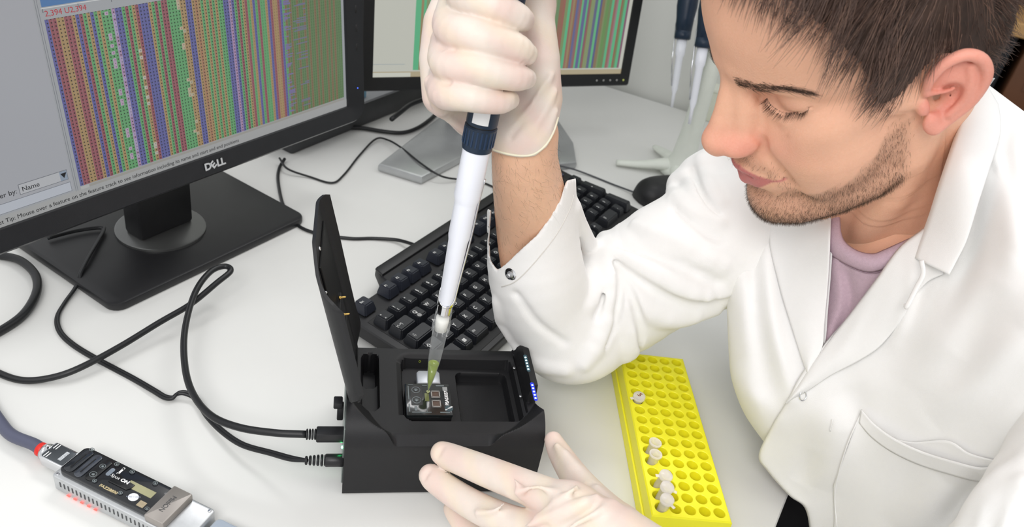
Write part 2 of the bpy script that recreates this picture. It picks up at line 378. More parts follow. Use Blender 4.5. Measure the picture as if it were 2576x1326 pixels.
obj('stand_hinge', box(cx, cy-.008, -.030, .055, .02, .09, .004), mat('column_face', 'c2c4c6', .4, metal=.2, var=.02), mon2, auto=.5)

# ------------------------------------------------------------------ dark box and added blue slab behind the screens
q0 = P(905, 330, 0); q1 = P(1095, 252, 0)
FB = Frame(q0, q1-q0)
tb = thing('power_strip_box', 'dark grey flat box lying on the desk behind both monitors', 'box', FB)
obj('case', box(.035, .058, .020, .33, .10, .040, .004), mat('dark_grey_steel', '3b3c3e', .5, var=.05), tb, auto=.5)
obj('lid', box(.03, .055, .0415, .334, .104, .004, .001), mat('light_edge_steel', '8c8e92', .4, metal=.3, var=.03), tb, auto=.5)
q0 = P(800, 352, 0); q1 = P(918, 312, 0); FB = Frame(q0, q1-q0); FW = float(np.linalg.norm(q1-q0))
tb = thing('blue_slab', 'pale blue slab added for a blue reflection behind the corner of the large monitor', 'blue_slab', FB)  # added slab, stands in for a blue reflection along the monitor edge
obj('slab_front', box(FW/2-.02, .002, .030, FW+.04, .003, .060, .001), mat('blue_film', '7fb0cc', .35, var=.04, coat=.3), tb, auto=.5)
obj('sheet', box(FW/2-.02, .0045, .029, FW+.036, .0015, .056), mat('blue_sheet', '95bed6', .4, var=.04), tb, smooth=False)

# ------------------------------------------------------------------ keyboard
ka = 1.13218474
KO = P(971, 793, .0350); kx = np.array([math.cos(ka), math.sin(ka), 0]); kyb = np.array([-math.sin(ka), math.cos(ka), 0])
TL = .085
kz = np.cross(kx, kyb*math.cos(TL)+np.array([0, 0, math.sin(TL)]))
KF0 = Frame(KO, kx, z=kz)                                   # x right along a row, y to the back, z out of the keys
# desk-level origin under the first key
KF = Frame(KO-KF0.z*0.0, kx, z=kz)
kb = thing('keyboard', 'black computer keyboard with a German layout, partly under the white sleeve', 'keyboard', KF)
U = .01905
KX = -.5*U
case = [(-.021, -.099), (.437, -.099), (.437, .064), (.345, .064), (.335, .064), (.065, .064), (.055, .050), (.052, .036), (-.021, .036)]
bm_v, bm_f = prism([(x, y) for x, y in case], -.026, -.010, .0035, 3)
obj('case', (bm_v, bm_f), M_black, kb, auto=.5)
obj('rear_strip', prism([(.055, .048), (.43, .048), (.435, .060), (.058, .060)], -.010, -.007, .0012), M_black, kb, auto=.5)
obj('key_well', prism([(-.012, -.092), (.430, -.092), (.430, .012), (-.012, .012)], -.0105, -.0095, .0003), M_dark, kb, smooth=False)
def keymesh(w, d=1., h=.0105):
    sx = w*U-.0012; sy = d*U-.0012; tx = sx-.0056; ty = sy-.005
    bm = bmesh.new(); bmesh.ops.create_cube(bm, size=1)
    for q in bm.verts:
        if q.co.z > 0: q.co = Vector((q.co.x*tx, q.co.y*ty+.0008, 0))
        else: q.co = Vector((q.co.x*sx, q.co.y*sy, -h))
    bmesh.ops.bevel(bm, geom=[e for e in bm.edges if e.verts[0].co.z > -.001 or e.verts[1].co.z > -.001], offset=.0011, segments=2, affect='EDGES')
    vv, ff = bm_geo(bm); me = bpy.data.meshes.new('key'); me.from_pydata(vv, [], ff); me.polygons.foreach_set('use_smooth', [True]*len(ff)); me.set_sharp_from_angle(angle=.6); return me
KM = {}
def key(x, row, w=1., leg='', fn=False, d=1., ypos=None, sub=None, sz=.0058):
    y = ypos if ypos is not None else -row*U*1.0
    k = (w, d, fn)
    if k not in KM:
        KM[k] = keymesh(w, d); KM[k].materials.append(M_keyfn if fn else M_key)
    o = bpy.data.objects.new('key', KM[k]); COL.objects.link(o); o.parent = kb
    o.location = ((x-.5)*U, y, {0: .0005, 1: 0, 2: -.0005, 3: -.0003, 4: .0002}.get(row, .0015))
    tl = {0: .05, 1: .02, 2: -.02, 3: -.08, 4: -.06}.get(row, .09); o.rotation_euler = (-tl if False else tl*-1, 0, 0)
    if leg:
        tx = -w*U/2+.0058
        if w > 1.3: txt(leg, sz, TM(tx+.002, .001, .0001), M_legend, o, 'legend', ext=.00003)
        else:
            txt(leg, sz, TM(tx, .0022 if sub else .001, .0001), M_legend, o, 'legend', ext=.00003, bold=.00006)
            if sub: txt(sub, sz*.85, TM(tx, -.0033, .0001), M_legend, o, 'legend', ext=.00003)
    return o
for i, (l, s_) in enumerate(zip('°!"§$%&/()=?`', '^1234567890ß´')): key(i+.5, 0, 1, l, sub=s_, sz=.0050)
key(14, 0, 2, '\u2190', sz=.006)
key(.75, 1, 1.5, '\u2190\u2192' if False else '|<->|', sz=.0042)
for i, l in enumerate('QWERTZUIOP\u00dc*'): key(2+i, 1, 1, l, sub='@' if l == 'Q' else ('+' if l == '*' else None))
key(14.3, 1, 1.4, '\u21b5', sz=.006, d=1.)
key(.875, 2, 1.75, '\u21e9', sz=.006)
for i, l in enumerate('ASDFGHJKL\u00d6\u00c4'): key(2.25+i, 2, 1, l)
key(13.25, 2, 1., "'", sub='#'); key(14.4, 2, 1.25, '')
key(.625, 3, 1.25, '\u21e7', sz=.006)
key(1.75, 3, 1, '>', sub='<')
for i, l in enumerate('YXCVBNM;:_'): key(2.75+i, 3, 1, l, sub={';': ',', ':': '.', '_': '-'}.get(l))
key(13.6, 3, 2.75, '')
key(.75, 4, 1.5, 'Strg', sz=.0038)
kw = key(2, 4, 1, ''); g = Geo()
for sx_ in (0, 1):
    for sy_ in (0, 1): g.add(*box((sx_-.5)*.0021-.0010, (sy_-.5)*.0021, .0001, .0019, .0019, .0001))
obj('legend', g, M_legend, kw, smooth=False)
key(3.25, 4, 1.5, 'Alt', sz=.0038); key(7.2, 4, 6.25, ''); key(11.1, 4, 1.4, 'Alt Gr', sz=.0034); key(12.3, 4, 1, ''); key(13.3, 4, 1, ''); key(14.4, 4, 1.25, 'Strg', sz=.0036)
FY = 1.42*U
key(.5, -1, 1, 'Esc', fn=True, ypos=FY, sz=.0036)
for i in range(12): key(2.5+i+(i//4)*.5, -1, 1, 'F%d' % (i+1), fn=True, ypos=FY, sz=.0038)
for i in range(3): key(15.8+i, -1, 1, ('Druck', 'Rollen', 'Pause')[i], fn=True, ypos=FY, sz=.0026)
for r in range(2):
    for i in range(3): key(15.8+i, r, 1, (('Einfg', 'Pos1', 'Bild'), ('Entf', 'Ende', 'Bild'))[r][i], sz=.0028)
key(16.8, 3, 1, '\u2191'); [key(15.8+i, 4, 1, '\u2190\u2193\u2192'[i]) for i in range(3)]
for r, row in enumerate(('N/*-', '789', '456', '123')):
    for i, l in enumerate(row): key(19.3+i, r, 1, l, sz=.005)
key(19.8, 4, 2, '0'); key(21.3, 4, 1, ','); key(22.3, 1.5, 1, '+', d=2); key(22.3, 3.5, 1, '', d=2)
obj('light_panel', box(20.4*U, FY, -.0085, 3.6*U, .7*U, .003, .001), mat('blue_grey_panel', '3a4058', .35, var=.05), kb, auto=.5)
for i in range(5): obj('foot', box(-.005+.11*i, (-.085 if i % 2 else .022), -.0275, .012, .008, .005), M_dark, kb, smooth=False)
# ------------------------------------------------------------------ sequencing device with open lid
DO = P(860, 1245, 0); DX = P(1338, 1238, 0)-DO
DF = Frame(DO, DX); L = .158
dev = thing('sequencer', 'black desktop sequencing box with its curved lid standing open and blue light dots', 'lab device', DF)
M_dev = mat('sequencer_shell', '1a1a1c', .46, var=.05, bump=.25, bscale=3000, spec=.42)
M_devin = mat('sequencer_recess', '111112', .46, var=.05, bump=.25, bscale=3000, spec=.3)
WD = .112; ZT_ = .077; RR = .025
def prof():
    pts = [(0.0015, 0.0), (0., .002)]+[(0., z) for z in np.linspace(.006, .050, 12)]
    for a in np.linspace(180, 90, 40)[1:]: pts.append((RR+RR*math.cos(math.radians(a)), ZT_-RR+RR*math.sin(math.radians(a))))
    for y in np.arange(RR+.0006, WD-.018, .0006): pts.append((y, ZT_))
    for a in np.linspace(90, 0, 12): pts.append((WD-.018+.018*math.cos(math.radians(a)), ZT_-.018+.018*math.sin(math.radians(a))))
    for z in np.linspace(.05, 0, 6): pts.append((WD, z))
    return pts
def ss(x, a, b):
    t = np.clip((x-a)/(b-a), 0, 1); return t*t*(3-2*t)
def sdbox(x, y, x0, x1, y0, y1, r):
    cx, cy = (x0+x1)/2, (y0+y1)/2; qx = abs(x-cx)-(x1-x0)/2+r; qy = abs(y-cy)-(y1-y0)/2+r
    return np.hypot(np.maximum(qx, 0), np.maximum(qy, 0))+np.minimum(np.maximum(qx, qy), 0)-r
# outline of the sunken deck: a polygon, signed distance (negative inside)
def dl(u, v, z): q = DF.inv(P(u, v, z)); return (float(q[0]), float(q[1]))
DZ = .0600
DECK = np.array([(.0090, .050), (.0093, .042)]+[tuple(q[:2]) for q in crom([(*dl(u, v, DZ), 0) for u, v in ((908, 1012), (925, 1032), (945, 1060), (968, 1082), (1000, 1091), (1060, 1092), (1240, 1092), (1275, 1086), (1305, 1064), (1335, 1032), (1348, 1012))], 5)]+[(.1495, .045), (.1495, .105), (.143, .125), (.02, .125), (.0090, .12)])
def sdpoly(x, y, pg):
    d = np.full(x.shape, 1e9); ins = np.zeros(x.shape, bool); n_ = len(pg)
    for i in range(n_):
        ax, ay = pg[i]; bx, by = pg[(i+1) % n_]; ex, ey = bx-ax, by-ay
        t = np.clip(((x-ax)*ex+(y-ay)*ey)/(ex*ex+ey*ey), 0, 1); d = np.minimum(d, np.hypot(x-ax-t*ex, y-ay-t*ey))
        ins ^= ((ay > y) != (by > y)) & (x < (bx-ax)*(y-ay)/(by-ay+1e-12)+ax)
    return np.where(ins, -d, d)
pf = np.array(prof()); gx = np.unique(np.round(np.concatenate([np.arange(0, L, .0006), [L]]), 6))
XX, YY = np.meshgrid(gx, pf[:, 0]); ZZ = np.repeat(pf[:, 1][:, None], len(gx), 1)
YS = np.repeat(pf[:, 0][:, None], len(gx), 1)
dk = sdpoly(XX, YS, DECK)
top = (ZZ > .045)
wc = ss(XX, .028, .040)*(1-ss(XX, .112, .128))*(YS < .03)
slope = np.where(YS > .045, 6., 1.15)*(1-wc)-.50*wc
hz = np.where(dk < 0, DZ, DZ+np.clip(dk, 0, 1)*slope)                      # deck, rising rim at both ends, lowered chamfer in front
hz = hz+.0015*ss(-dk, .0, .004)*0
p0 = dl(1016, 1062, DZ-.001); p1 = dl(1015, 905, DZ-.001); p2 = dl(1300, 1000, DZ-.001)
pool = sdbox(XX, YS, .0460, .1455, p0[1]+.0005, .1015, .009)
hz = np.where((pool > 0) & (pool < .0045) & (YS > .03), np.minimum(hz, DZ-.0022*(1-pool/.0045)), hz)
hz = np.where(pool < 0, np.minimum(hz, DZ-.0022+np.maximum(pool, -.0012)*7), hz)
pocket = sdbox(XX, YS, .0945, .1400, p0[1]+.0060, .0935, .006)
hz = np.where(pocket < 0, np.minimum(hz, .0494+np.maximum(pocket, -.0016)*6), hz)
slot = sdbox(XX, YS, .0115, .0270, .034, .104, .0076)
hz = np.where(slot < 0, np.minimum(hz, DZ+np.maximum(slot, -.0012)*8), hz)
slot2 = sdbox(XX, YS, .0127, .0258, .070, .1028, .0066)
hz = np.where(slot2 < 0, np.minimum(hz, .0504+np.maximum(slot2, -.0012)*7), hz)
hs = sdbox(XX, YS, .0015, .0078, .034, .104, .001)
hz = np.where(hs < 0, np.minimum(hz, .077+np.maximum(hs, -.0012)*11), hz)
gr = sdbox(XX, YS, .1480, .1498, .034, .106, .0006)
hz = np.where(gr < 0, np.minimum(hz, DZ+np.maximum(gr, -.0006)*4), hz)
Z2 = np.where(top, np.minimum(ZZ, hz), ZZ)
m_, n_ = XX.shape
V = np.stack([XX, YS, Z2], -1).reshape(-1, 3); idx = np.arange(m_*n_).reshape(m_, n_)
Fq = np.stack([idx[:-1, :-1], idx[:-1, 1:], idx[1:, 1:], idx[1:, :-1]], -1).reshape(-1, 4)
obj('shell', (V, Fq), M_dev, dev, auto=.7)
g = Geo()
for xe_, fl in ((0.0, 1), (L, 0)):
    o_ = 0 if fl else n_-1
    ring_ = [tuple(V[idx[i, o_]]) for i in range(m_)]; k = list(range(len(ring_))); g.add(ring_, [tuple(k[::-1] if not fl else k)])
obj('end_plate', g, mat('end_plate_grey', '3a3c3c', .5, var=.05), dev, smooth=False)
obj('port_panel', box(-.0006, .045, .036, .0012, .075, .062, .0005, 1), mat('port_panel_grey', '8d9592', .4, metal=.4, var=.04), dev, smooth=False)
obj('status_led', lathe([(.0006, 0), (.0012, .0004), (.0010, .0010), (.0002, .0013)], 10, axM((-.0012, .0140, .0400), (-1, 0, 0))), mat('green_led', '40ff90', emit='30f080', estr=60), dev)
obj('hinge_rod', lathe([(.0022, -.036), (.0022, .036)], 14, axM((.0048, .069, .0675), (0, 1, 0))), M_black2, dev)
# lid
HX, HZ = .0055, .0715; AL = .235
ld = np.array([-math.sin(AL), 0, math.cos(AL)]); ln = np.array([-math.cos(AL), 0, -math.sin(AL)])
def lid_pt(a_, y, off=0.):
    if y < RR: h = -(RR-math.sqrt(max(RR*RR-(RR-y)**2, 0)))
    elif y > WD-.018: h = -(.018-math.sqrt(max(.018**2-(y-WD+.018)**2, 0)))
    else: h = 0
    q = np.array([HX, 0, HZ])+ld*a_+ln*(h+off); q[1] = y; return q
LO = [(0, .034, .100), (.006, .031, .105), (.012, .022, .1075), (.018, .013, .1085), (.026, .0055, .1085), (.034, .0030, .108), (.060, .0028, .108), (.112, .0028, .1085), (.118, .0060, .1085), (.1455, .038, .1085), (.1475, .042, .1060)]
LO = np.array(LO); LA = np.array([[np.interp(t, LO[:, 0], LO[:, j]) for j in range(3)] for t in np.unique(np.concatenate([LO[:, 0], np.linspace(0, .1475, 50)]))]); v = []; NY = 30
for off in (.0012, -.0012):
    for a_, y0, y1 in LA:
        for k in range(NY+1): v.append(lid_pt(a_, y0+(y1-y0)*k/NY, off))
na = len(LA); f = []; K = NY+1
for s_ in (0, 1):
    b_ = s_*na*K
    for i in range(na-1):
        for k in range(NY):
            q = (b_+i*K+k, b_+i*K+k+1, b_+(i+1)*K+k+1, b_+(i+1)*K+k); f.append(q if s_ == 0 else q[::-1])
B2 = na*K
for i in range(na-1):
    f.append((i*K, (i+1)*K, B2+(i+1)*K, B2+i*K)); f.append((i*K+NY, B2+i*K+NY, B2+(i+1)*K+NY, (i+1)*K+NY))
for k in range(NY):
    f.append((k, B2+k, B2+k+1, k+1)); f.append(((na-1)*K+k, (na-1)*K+k+1, B2+(na-1)*K+k+1, B2+(na-1)*K+k))
lid = obj('lid', (v, f), M_dev, dev, auto=.7)
LM_ = Matrix([[ld[0], 0, -ln[0], HX], [0, 1, 0, 0], [ld[2], 0, -ln[2], HZ], [0, 0, 0, 1]])      # a, y, inward
def lbox(a_, y, h, sa, sy, sh, bev=.0004): return box(a_, y, h, sa, sy, sh, bev, 1, M=LM_)
obj('inner_liner', lbox(.075, .060, .0020, .118, .062, .0016), M_devin, lid, smooth=False)
obj('inner_step', lbox(.045, .050, .0040, .030, .040, .003), M_dark, lid, smooth=False)
obj('inner_step', lbox(.072, .055, .0036, .018, .030, .003), M_black2, lid, smooth=False)
M_gold = mat('brass_pin', 'd9b56a', .25, metal=1, var=.02)
for a_, y in ((.083, .060), (.068, .058)):
    obj('pin', lathe([(.0016, 0), (.0013, .0015), (.0008, .0018), (.0008, .005), (.0002, .0056)], 10, LM_ @ Matrix.Translation((a_, y, .004))), M_gold, lid)
for a_, y in ((.137, .048), (.112, .030)):
    obj('screw', lathe([(.0017, 0), (.0017, .0009), (.0011, .0015)], 10, LM_ @ Matrix.Translation((a_, y, .001))), M_chrome, lid)
obj('latch_hook', box(-.0045, .030, .064, .005, .006, .016, .001), M_black, dev, auto=.5)
obj('latch_hook', box(-.0065, .030, .073, .007, .009, .006, .001), M_black, dev, auto=.5)
# light dots and magnets
M_ledw = mat('cyan_white_led', 'd8f8ff', emit='c8f4ff', estr=5.); M_ledb = mat('blue_led_dots', '9ab8ff', emit='86a4ff', estr=6.)
obj('light_window', prism([(x, y) for x, y in rrect(.1514, .1546, .0655, .0875, .0015)], ZT_, ZT_+.0002), mat('led_window', '2a3a40', .2, var=0, emit='3a6a78', estr=.3), dev, smooth=False)
obj('light_window', prism([(x, y) for x, y in rrect(.1514, .1546, .030, .052, .0015)], ZT_, ZT_+.0002), mat('led_window_blue', '141c60', .2, var=0, emit='1830d0', estr=1.2), dev, smooth=False)
for k in range(5):
    obj('light_dot', lathe([(.0008, 0), (.0008, .0003), (.0004, .0005)], 10, TM(.1529, .0685+.0038*k, ZT_+.0001)), M_ledw, dev)
    obj('light_dot', lathe([(.0009, 0), (.0009, .0003), (.0004, .0005)], 10, TM(.1530, .0330+.0039*k, ZT_+.0001)), M_ledb, dev)
for x, y in ((.1445, .083), (.1445, .047)):
    pass
for x, y in ((.1472, .083), (.1472, .047)):
    obj('magnet', lathe([(.0013, 0), (.0013, .0006)], 12, TM(x-.0008, y+.006, DZ-.0002)), M_alu, dev)
bk0 = dl(1049, 960, .0585); bk1 = dl(1104, 932, .0585); x0_, x1_, y0_, y1_ = bk0[0], bk1[0]+.0005, bk0[1]-.002, bk1[1]
obj('pressure_block', prism([(x0_, y0_), (x1_, y0_), (x1_, y1_-.0028), (x1_-.002, y1_), (x0_+.002, y1_), (x0_, y1_-.0028)], .0490, .0585, .0015), mat('block_alu', 'b9bdc2', .35, metal=.5, var=.03), dev, auto=.5)
txt('B', .005, TM(.0865, .0655, .0499), mat('faint_print', '3a3a3c', .6, var=0), dev)
txt('A', .005, TM(.0885, .0310, .0499), mat('faint_print', '3a3a3c', .6, var=0), dev)
obj('circuit_strip', box(.070, p0[1]+.0030, .0502, .026, .0035, .0012, .0002, 1), mat('circuit_green', '2f5a4c', .4, var=.2, scale=900), dev, smooth=False)
obj('contact', box(.070, p0[1]+.0028, .0512, .011, .0014, .0010, .0002, 1), M_chrome, dev, smooth=False)
g = Geo(); g.add(*tube([(.062, .0998, .0560), (.0630, .0998, .0572), (.064, .0998, .0560), (.0630, .0998, .0544), (.062, .0998, .0560)], .0002, 5)); obj('maker_mark', g, mat('lime_print', 'a8b82a', .5, var=0), dev)
# ------------------------------------------------------------------ flow cell in the device
fo = dl(1024, 1043, .0625); FC = Frame(DF.w(fo[0], fo[1], .0500), DF.x)
fcell = thing('flow_cell', 'small square black flow cell cartridge sitting in the open sequencing box', 'cartridge', FC)
obj('base', prism(rrect(0, .0368, 0, .0360, .001), 0, .0095, .0006), M_dark, fcell, auto=.5)
M_smoke = mat('smoked_acrylic', '1b1f20', .12, var=.15, scale=250, coat=.6)
obj('cover_plate', prism(rrect(-.0004, .0372, -.0004, .0364, .0008), .0095, .0125, .0005), M_smoke, fcell, auto=.5)
ZC = .0125
M_frame = mat('window_frame_grey', '8e8a86', .35, metal=.2, var=.04); M_amber = mat('chip_amber', '4a2f1c', .25, var=.2, scale=600)
for y0 in (.0195, .0085):
    g = Geo()
    for a_ in (box(.0245, y0+.0002, ZC+.0004, .0072, .0009, .0008), box(.0245, y0+.0072, ZC+.0004, .0072, .0009, .0008), box(.0212, y0+.0037, ZC+.0004, .0009, .0072, .0008), box(.0278, y0+.0037, ZC+.0004, .0009, .0072, .0008)): g.add(*a_)
    w_ = obj('sensor_window', g, M_frame, fcell, smooth=False); obj('chip', box(.0245, y0+.0037, ZC+.0001, .0060, .0060, .0003), M_amber, w_, smooth=False)
M_gls = mat('clear_edge', '6e7678', .15, var=.1, coat=.5)
for x, y, r in ((.0085, .0285, .0034), (.0085, .0165, .0036)):
    g = Geo(); g.add(*tube([(x+r*math.cos(t), y+r*math.sin(t), ZC+.0002) for t in np.linspace(0, 2*math.pi, 25)], .00035, 5, cap=False)); g.add(*lathe([(r*.45, 0), (r*.45, .0006)], 14, TM(x, y, ZC)))
    obj('port_ring', g, M_gls, fcell)
obj('port_frame', prism(rrect(.004, .0135, .0105, .0335, .0012), ZC-.0001, ZC+.00015), mat('port_black', '0b0c0c', .25, var=0), fcell, smooth=False)
for (x, y, sx_, sy_) in ((.0022, .025, .0008, .016), (.0022, .0075, .0010, .009), (.0075, .0068, .0022, .0050), (.012, .0025, .016, .0006), (.031, .0025, .008, .0008), (.016, .034, .004, .0008), (.029, .0338, .007, .0014), (.0165, .0085, .0005, .012), (.0045, .0345, .004, .0005)):
    obj('channel_rib', box(x, y, ZC+.0002, sx_, sy_, .0005, .0001, 1), M_gls, fcell, smooth=False)
obj('sample_port', lathe([(.0014, 0), (.0014, .0012), (.0008, .0013), (.0007, .0006)], 14, TM(.0185, .0262, ZC)), mat('port_clear', 'b8c088', .15, var=0, coat=.5), fcell)
obj('sample_channel', box(.0172, .0200, ZC+.0001, .0034, .0090, .0003), mat('wet_channel', '6f7548', .2, var=.1, coat=.5), fcell, smooth=False)
txt('PBA03037', .0040, TM(.0336, .0190, ZC+.0003, math.pi/2), M_white, fcell, bold=.00012)
st = obj('round_sticker', lathe([(.0034, 0), (.0034, .0002)], 24, TM(.0345, .0070, ZC)), mat('teal_sticker', '36484e', .5, var=.1), fcell, smooth=False)
txt('M \u2022 VOID', .0018, TM(.0345, .0070, ZC+.0003, .6), M_white, st, bold=.0001)
obj('white_label', box(.0330, .0300, ZC+.0001, .0040, .0045, .0002), mat('label_grey', '9a9c9c', .6, var=.1), fcell, smooth=False)

# ------------------------------------------------------------------ cables
def cable(name, label, pts, r, mat_=None, cat='cable', flat=1., group=None, n=10, kids=None):
    pp = crom(pts, 7); o0 = pp[len(pp)//2].copy(); o0[2] = 0
    t = thing(name, label, cat, loc=o0.tolist(), group=group)
    v, f = tube(pp, r, n, flat=flat); obj('cord', (v, f), mat_ or M_rubber, t, world=o0)
    return t, o0
R1 = .0029
pts = [P(-60, 905, R1), P(0, 940, R1), P(60, 957, R1), P(130, 950, .006), P(200, 926, .011), P(300, 873, .015), P(400, 812, .020), P(480, 765, .026), P(545, 712, .034), P(580, 682, .037), P(565, 670, .038), P(528, 685, .038), P(490, 738, .036), P(465, 830, .032), P(465, 920, .030), P(485, 990, .032), P(530, 1045, .038), P(600, 1075, .044), P(690, 1089, .048), DF.w(-.030, .0182, .050)]
t, o0 = cable('usb_cable', 'thick black cable looping above the desk to the upper plug of the sequencing box', pts, .0030)
def plug(t, o0, c, d, lens, mats):
    """strain relief + body along direction d ending at c"""
    g = Geo()
    for k in range(4): g.add(*lathe([(.0032, 0), (.0044, .0004), (.0044, .0013), (.0032, .0017)], 14, axM(np.array(c)-d*(lens+.0085-.0021*k), d)))
    obj('strain_relief', g, M_rubber, t, world=o0)
plug(t, o0, DF.w(0, .0182, .050), DF.x, .0215, None)
obj('plug', box(0, 0, 0, .022, .0100, .0090, .0012, 2, M=Matrix.Translation((-Vector(o0.tolist()))) @ axM(DF.w(-.0112, .0182, .050), (0, 0, 1), DF.x)), M_black2, t, auto=.5)
r2 = .0016
c2 = [P(120, 600, .0135), P(190, 582, .0135), P(250, 574, .0135), P(258, 582, .0135), P(244, 608, .0135), P(220, 650, .0145), P(200, 690, .011), P(190, 722, .004), P(160, 765, r2), P(142, 800, r2), P(148, 835, r2), P(180, 868, r2), P(240, 905, r2), P(330, 953, r2), P(385, 985, .003), P(412, 1001, .003), P(432, 1003, .004), P(445, 992, .006), P(465, 991, .006), P(492, 1006, .004), P(520, 1050, .004), P(560, 1090, .006), P(610, 1122, .010), P(680, 1142, .018), P(730, 1156, .025), DF.w(-.028, .0095, .030)]
t, o0 = cable('power_cable', 'thin twin-core black cable running from under the large monitor to the lower plug', c2, .0017, flat=1.0)
off = np.array([.0012, .0014, .0012]); v, f = tube(crom([q+off for q in c2[:-1]]+[c2[-1]], 7), .0015, 8); obj('second_core', (v, f), M_rubber, t, world=o0)
g = Geo()
for k in range(5): g.add(*lathe([(.0026+.0003*k, 0), (.0036+.0003*k, .0005), (.0036+.0003*k, .0017), (.0026+.0003*k, .0022)], 14, axM(DF.w(-.0300+.0030*k, .0095, .030), DF.x)))
obj('strain_relief', g, M_rubber, t, world=o0)
obj('plug', lathe([(.0040, 0), (.0052, .0015), (.0052, .0145), (.0048, .015)], 24, axM(DF.w(-.0152, .0095, .030), DF.x)), M_black2, t, world=o0)
cable('cable_loop', 'thickest black cable curling in at the left below the large monitor', [P(-60, 640, .004), P(0, 643, .004), P(50, 655, .006), P(88, 690, .006), P(92, 735, .006), P(60, 790, .005), P(0, 833, .004), P(-60, 860, .004)], .0042)
cable('keyboard_cable', 'black keyboard cord coming out from behind the open lid to the keyboard', [P(1050, 618, .010), P(1000, 604, .004), P(940, 600, .002), P(880, 600, .002), P(800, 588, .002), P(748, 566, .002), P(714, 520, .002), P(700, 460, .002), P(702, 425, .002), P(716, 400, .004)], .0021)
cable('thin_cable', 'thin dark cable zigzagging over the desk past the silver monitor stand', [P(703, 398, .009), P(724, 425, .007), P(780, 445, .002), P(835, 460, .002), P(865, 440, .002), P(905, 390, .002), P(945, 350, .004), P(975, 352, .006), P(1010, 372, .012), P(1060, 412, .016), P(1110, 443, .010), P(1160, 452, .003), P(1210, 458, .002), P(1260, 480, .002), P(1330, 520, .002)], .0014)
cable('thick_cable', 'black cable sagging between the large monitor and the gloved fist', [P(860, 322, .004), P(910, 322, .004), P(960, 330, .004), P(1010, 334, .004), P(1050, 322, .004), P(1085, 298, .004), P(1120, 265, .004), P(1170, 240, .004)], .0030)
cable('thick_cable', 'black cable lying across the dark grey flat box', [P(985, 300, .049), P(1010, 280, .0495), P(1035, 262, .0495), P(1075, 248, .0495), P(1130, 235, .0495)], .0036)
cable('mouse_cable', 'thin grey cord leading to the black mouse with the red patch', [P(1395, 415, .012), P(1440, 425, .006), P(1490, 443, .002), P(1545, 465, .002), P(1612, 490, .006)], .0013, mat('grey_cord', '4a4c50', .45, var=.05))
# mouse
q0 = P(1598, 495, .0); MFr = Frame(P(1672, 500, 0), P(1720, 492, 0)-P(1620, 500, 0))
ms = thing('mouse', 'black computer mouse with a red patch, partly hidden by the coat sleeve', 'mouse', MFr)
g = Geo(); v = []; f = []; NU, NV = 24, 10
for j in range(NV+1):
    a_ = j/NV*math.pi/2
    for i in range(NU):
        t_ = 2*math.pi*i/NU; cx_, sx2 = math.cos(t_), math.sin(t_); r_ = (abs(cx_)**3+abs(sx2)**3)**(-1/3.)
        v.append((.050*cx_*r_*math.cos(a_)**.5, .030*sx2*r_*math.cos(a_)**.5, .030*math.sin(a_)**.9+.001))
for j in range(NV):
    for i in range(NU): f.append((j*NU+i, j*NU+(i+1) % NU, (j+1)*NU+(i+1) % NU, (j+1)*NU+i))
obj('body', (v, f), M_black, ms)
obj('wheel_patch', lathe([(.0001, .0022), (.005, .0018), (.0075, .0)], 18, Matrix.Translation((-.022, .002, .0268)) @ Matrix.Rotation(-.20, 4, 'Y') @ Matrix.Diagonal((1.3, .75, 1, 1))), mat('red_patch', 'd8342c', .4, var=.05, emit='d8342c', estr=.25), ms)
# ------------------------------------------------------------------ yellow tube rack
RO = np.array([0.13318325, 0.63603196, .028]); ra = 0.12393752; RP = .0124368
rx = np.array([math.cos(ra), math.sin(ra), 0]); RF = Frame(RO, rx); RF.o[2] = 0.        # hole (c, r) centre at (c*RP, -r*RP)
rack = thing('tube_rack', 'bright yellow plastic rack with eighty round holes for small tubes', 'rack', RF)
M_yel = mat('yellow_plastic', 'fff62e', .35, var=.01, sss=.3, sssr=(1, .8, .1), scale=40)
RT = .028; hr = .0049; n = 20; g = Geo()
X0r, X1r, Y0r, Y1r = -.0088, 4*RP+.0088, -15*RP-.0090, .0078
for r in range(16):
    for c in range(5):
        cx, cy = c*RP, -r*RP
        ax, bx = (X0r+.001 if c == 0 else cx-RP/2), (X1r-.001 if c == 4 else cx+RP/2)
        ay, by = (Y0r+.001 if r == 15 else cy-RP/2), (Y1r-.001 if r == 0 else cy+RP/2)
        v = []; 
        for k in range(n):
            t_ = 2*math.pi*(k+.5)/n; dx, dy = math.cos(t_), math.sin(t_)
            s_ = min((bx-cx)/dx if dx > 1e-9 else ((ax-cx)/dx if dx < -1e-9 else 1e9), (by-cy)/dy if dy > 1e-9 else ((ay-cy)/dy if dy < -1e-9 else 1e9))
            v.append((cx+dx*s_, cy+dy*s_, RT))
        for rr, z in ((hr+.0004, RT), (hr, RT-.0004), (hr, .006), (hr*.5, .0035)): v += [(cx+rr*math.cos(2*math.pi*(k+.5)/n), cy+rr*math.sin(2*math.pi*(k+.5)/n), z) for k in range(n)]
        f = [(a_*n+k, a_*n+(k+1) % n, (a_+1)*n+(k+1) % n, (a_+1)*n+k) for a_ in range(4) for k in range(n)]+[tuple(4*n+k for k in range(n))]
        # square corners between ring points
        q = [(bx, by), (ax, by), (ax, ay), (bx, ay)]
        for ci, (px_, py_) in enumerate(q):
            best = sorted(range(n), key=lambda k: (v[k][0]-px_)**2+(v[k][1]-py_)**2)[:2]; k0, k1 = sorted(best)
            if k0 == 0 and k1 == n-1: k0, k1 = k1, k0
            v.append((px_, py_, RT)); f.append((k0, len(v)-1, k1))
        g.add(v, f)
obj('hole_plate', g, M_yel, rack, auto=.6)
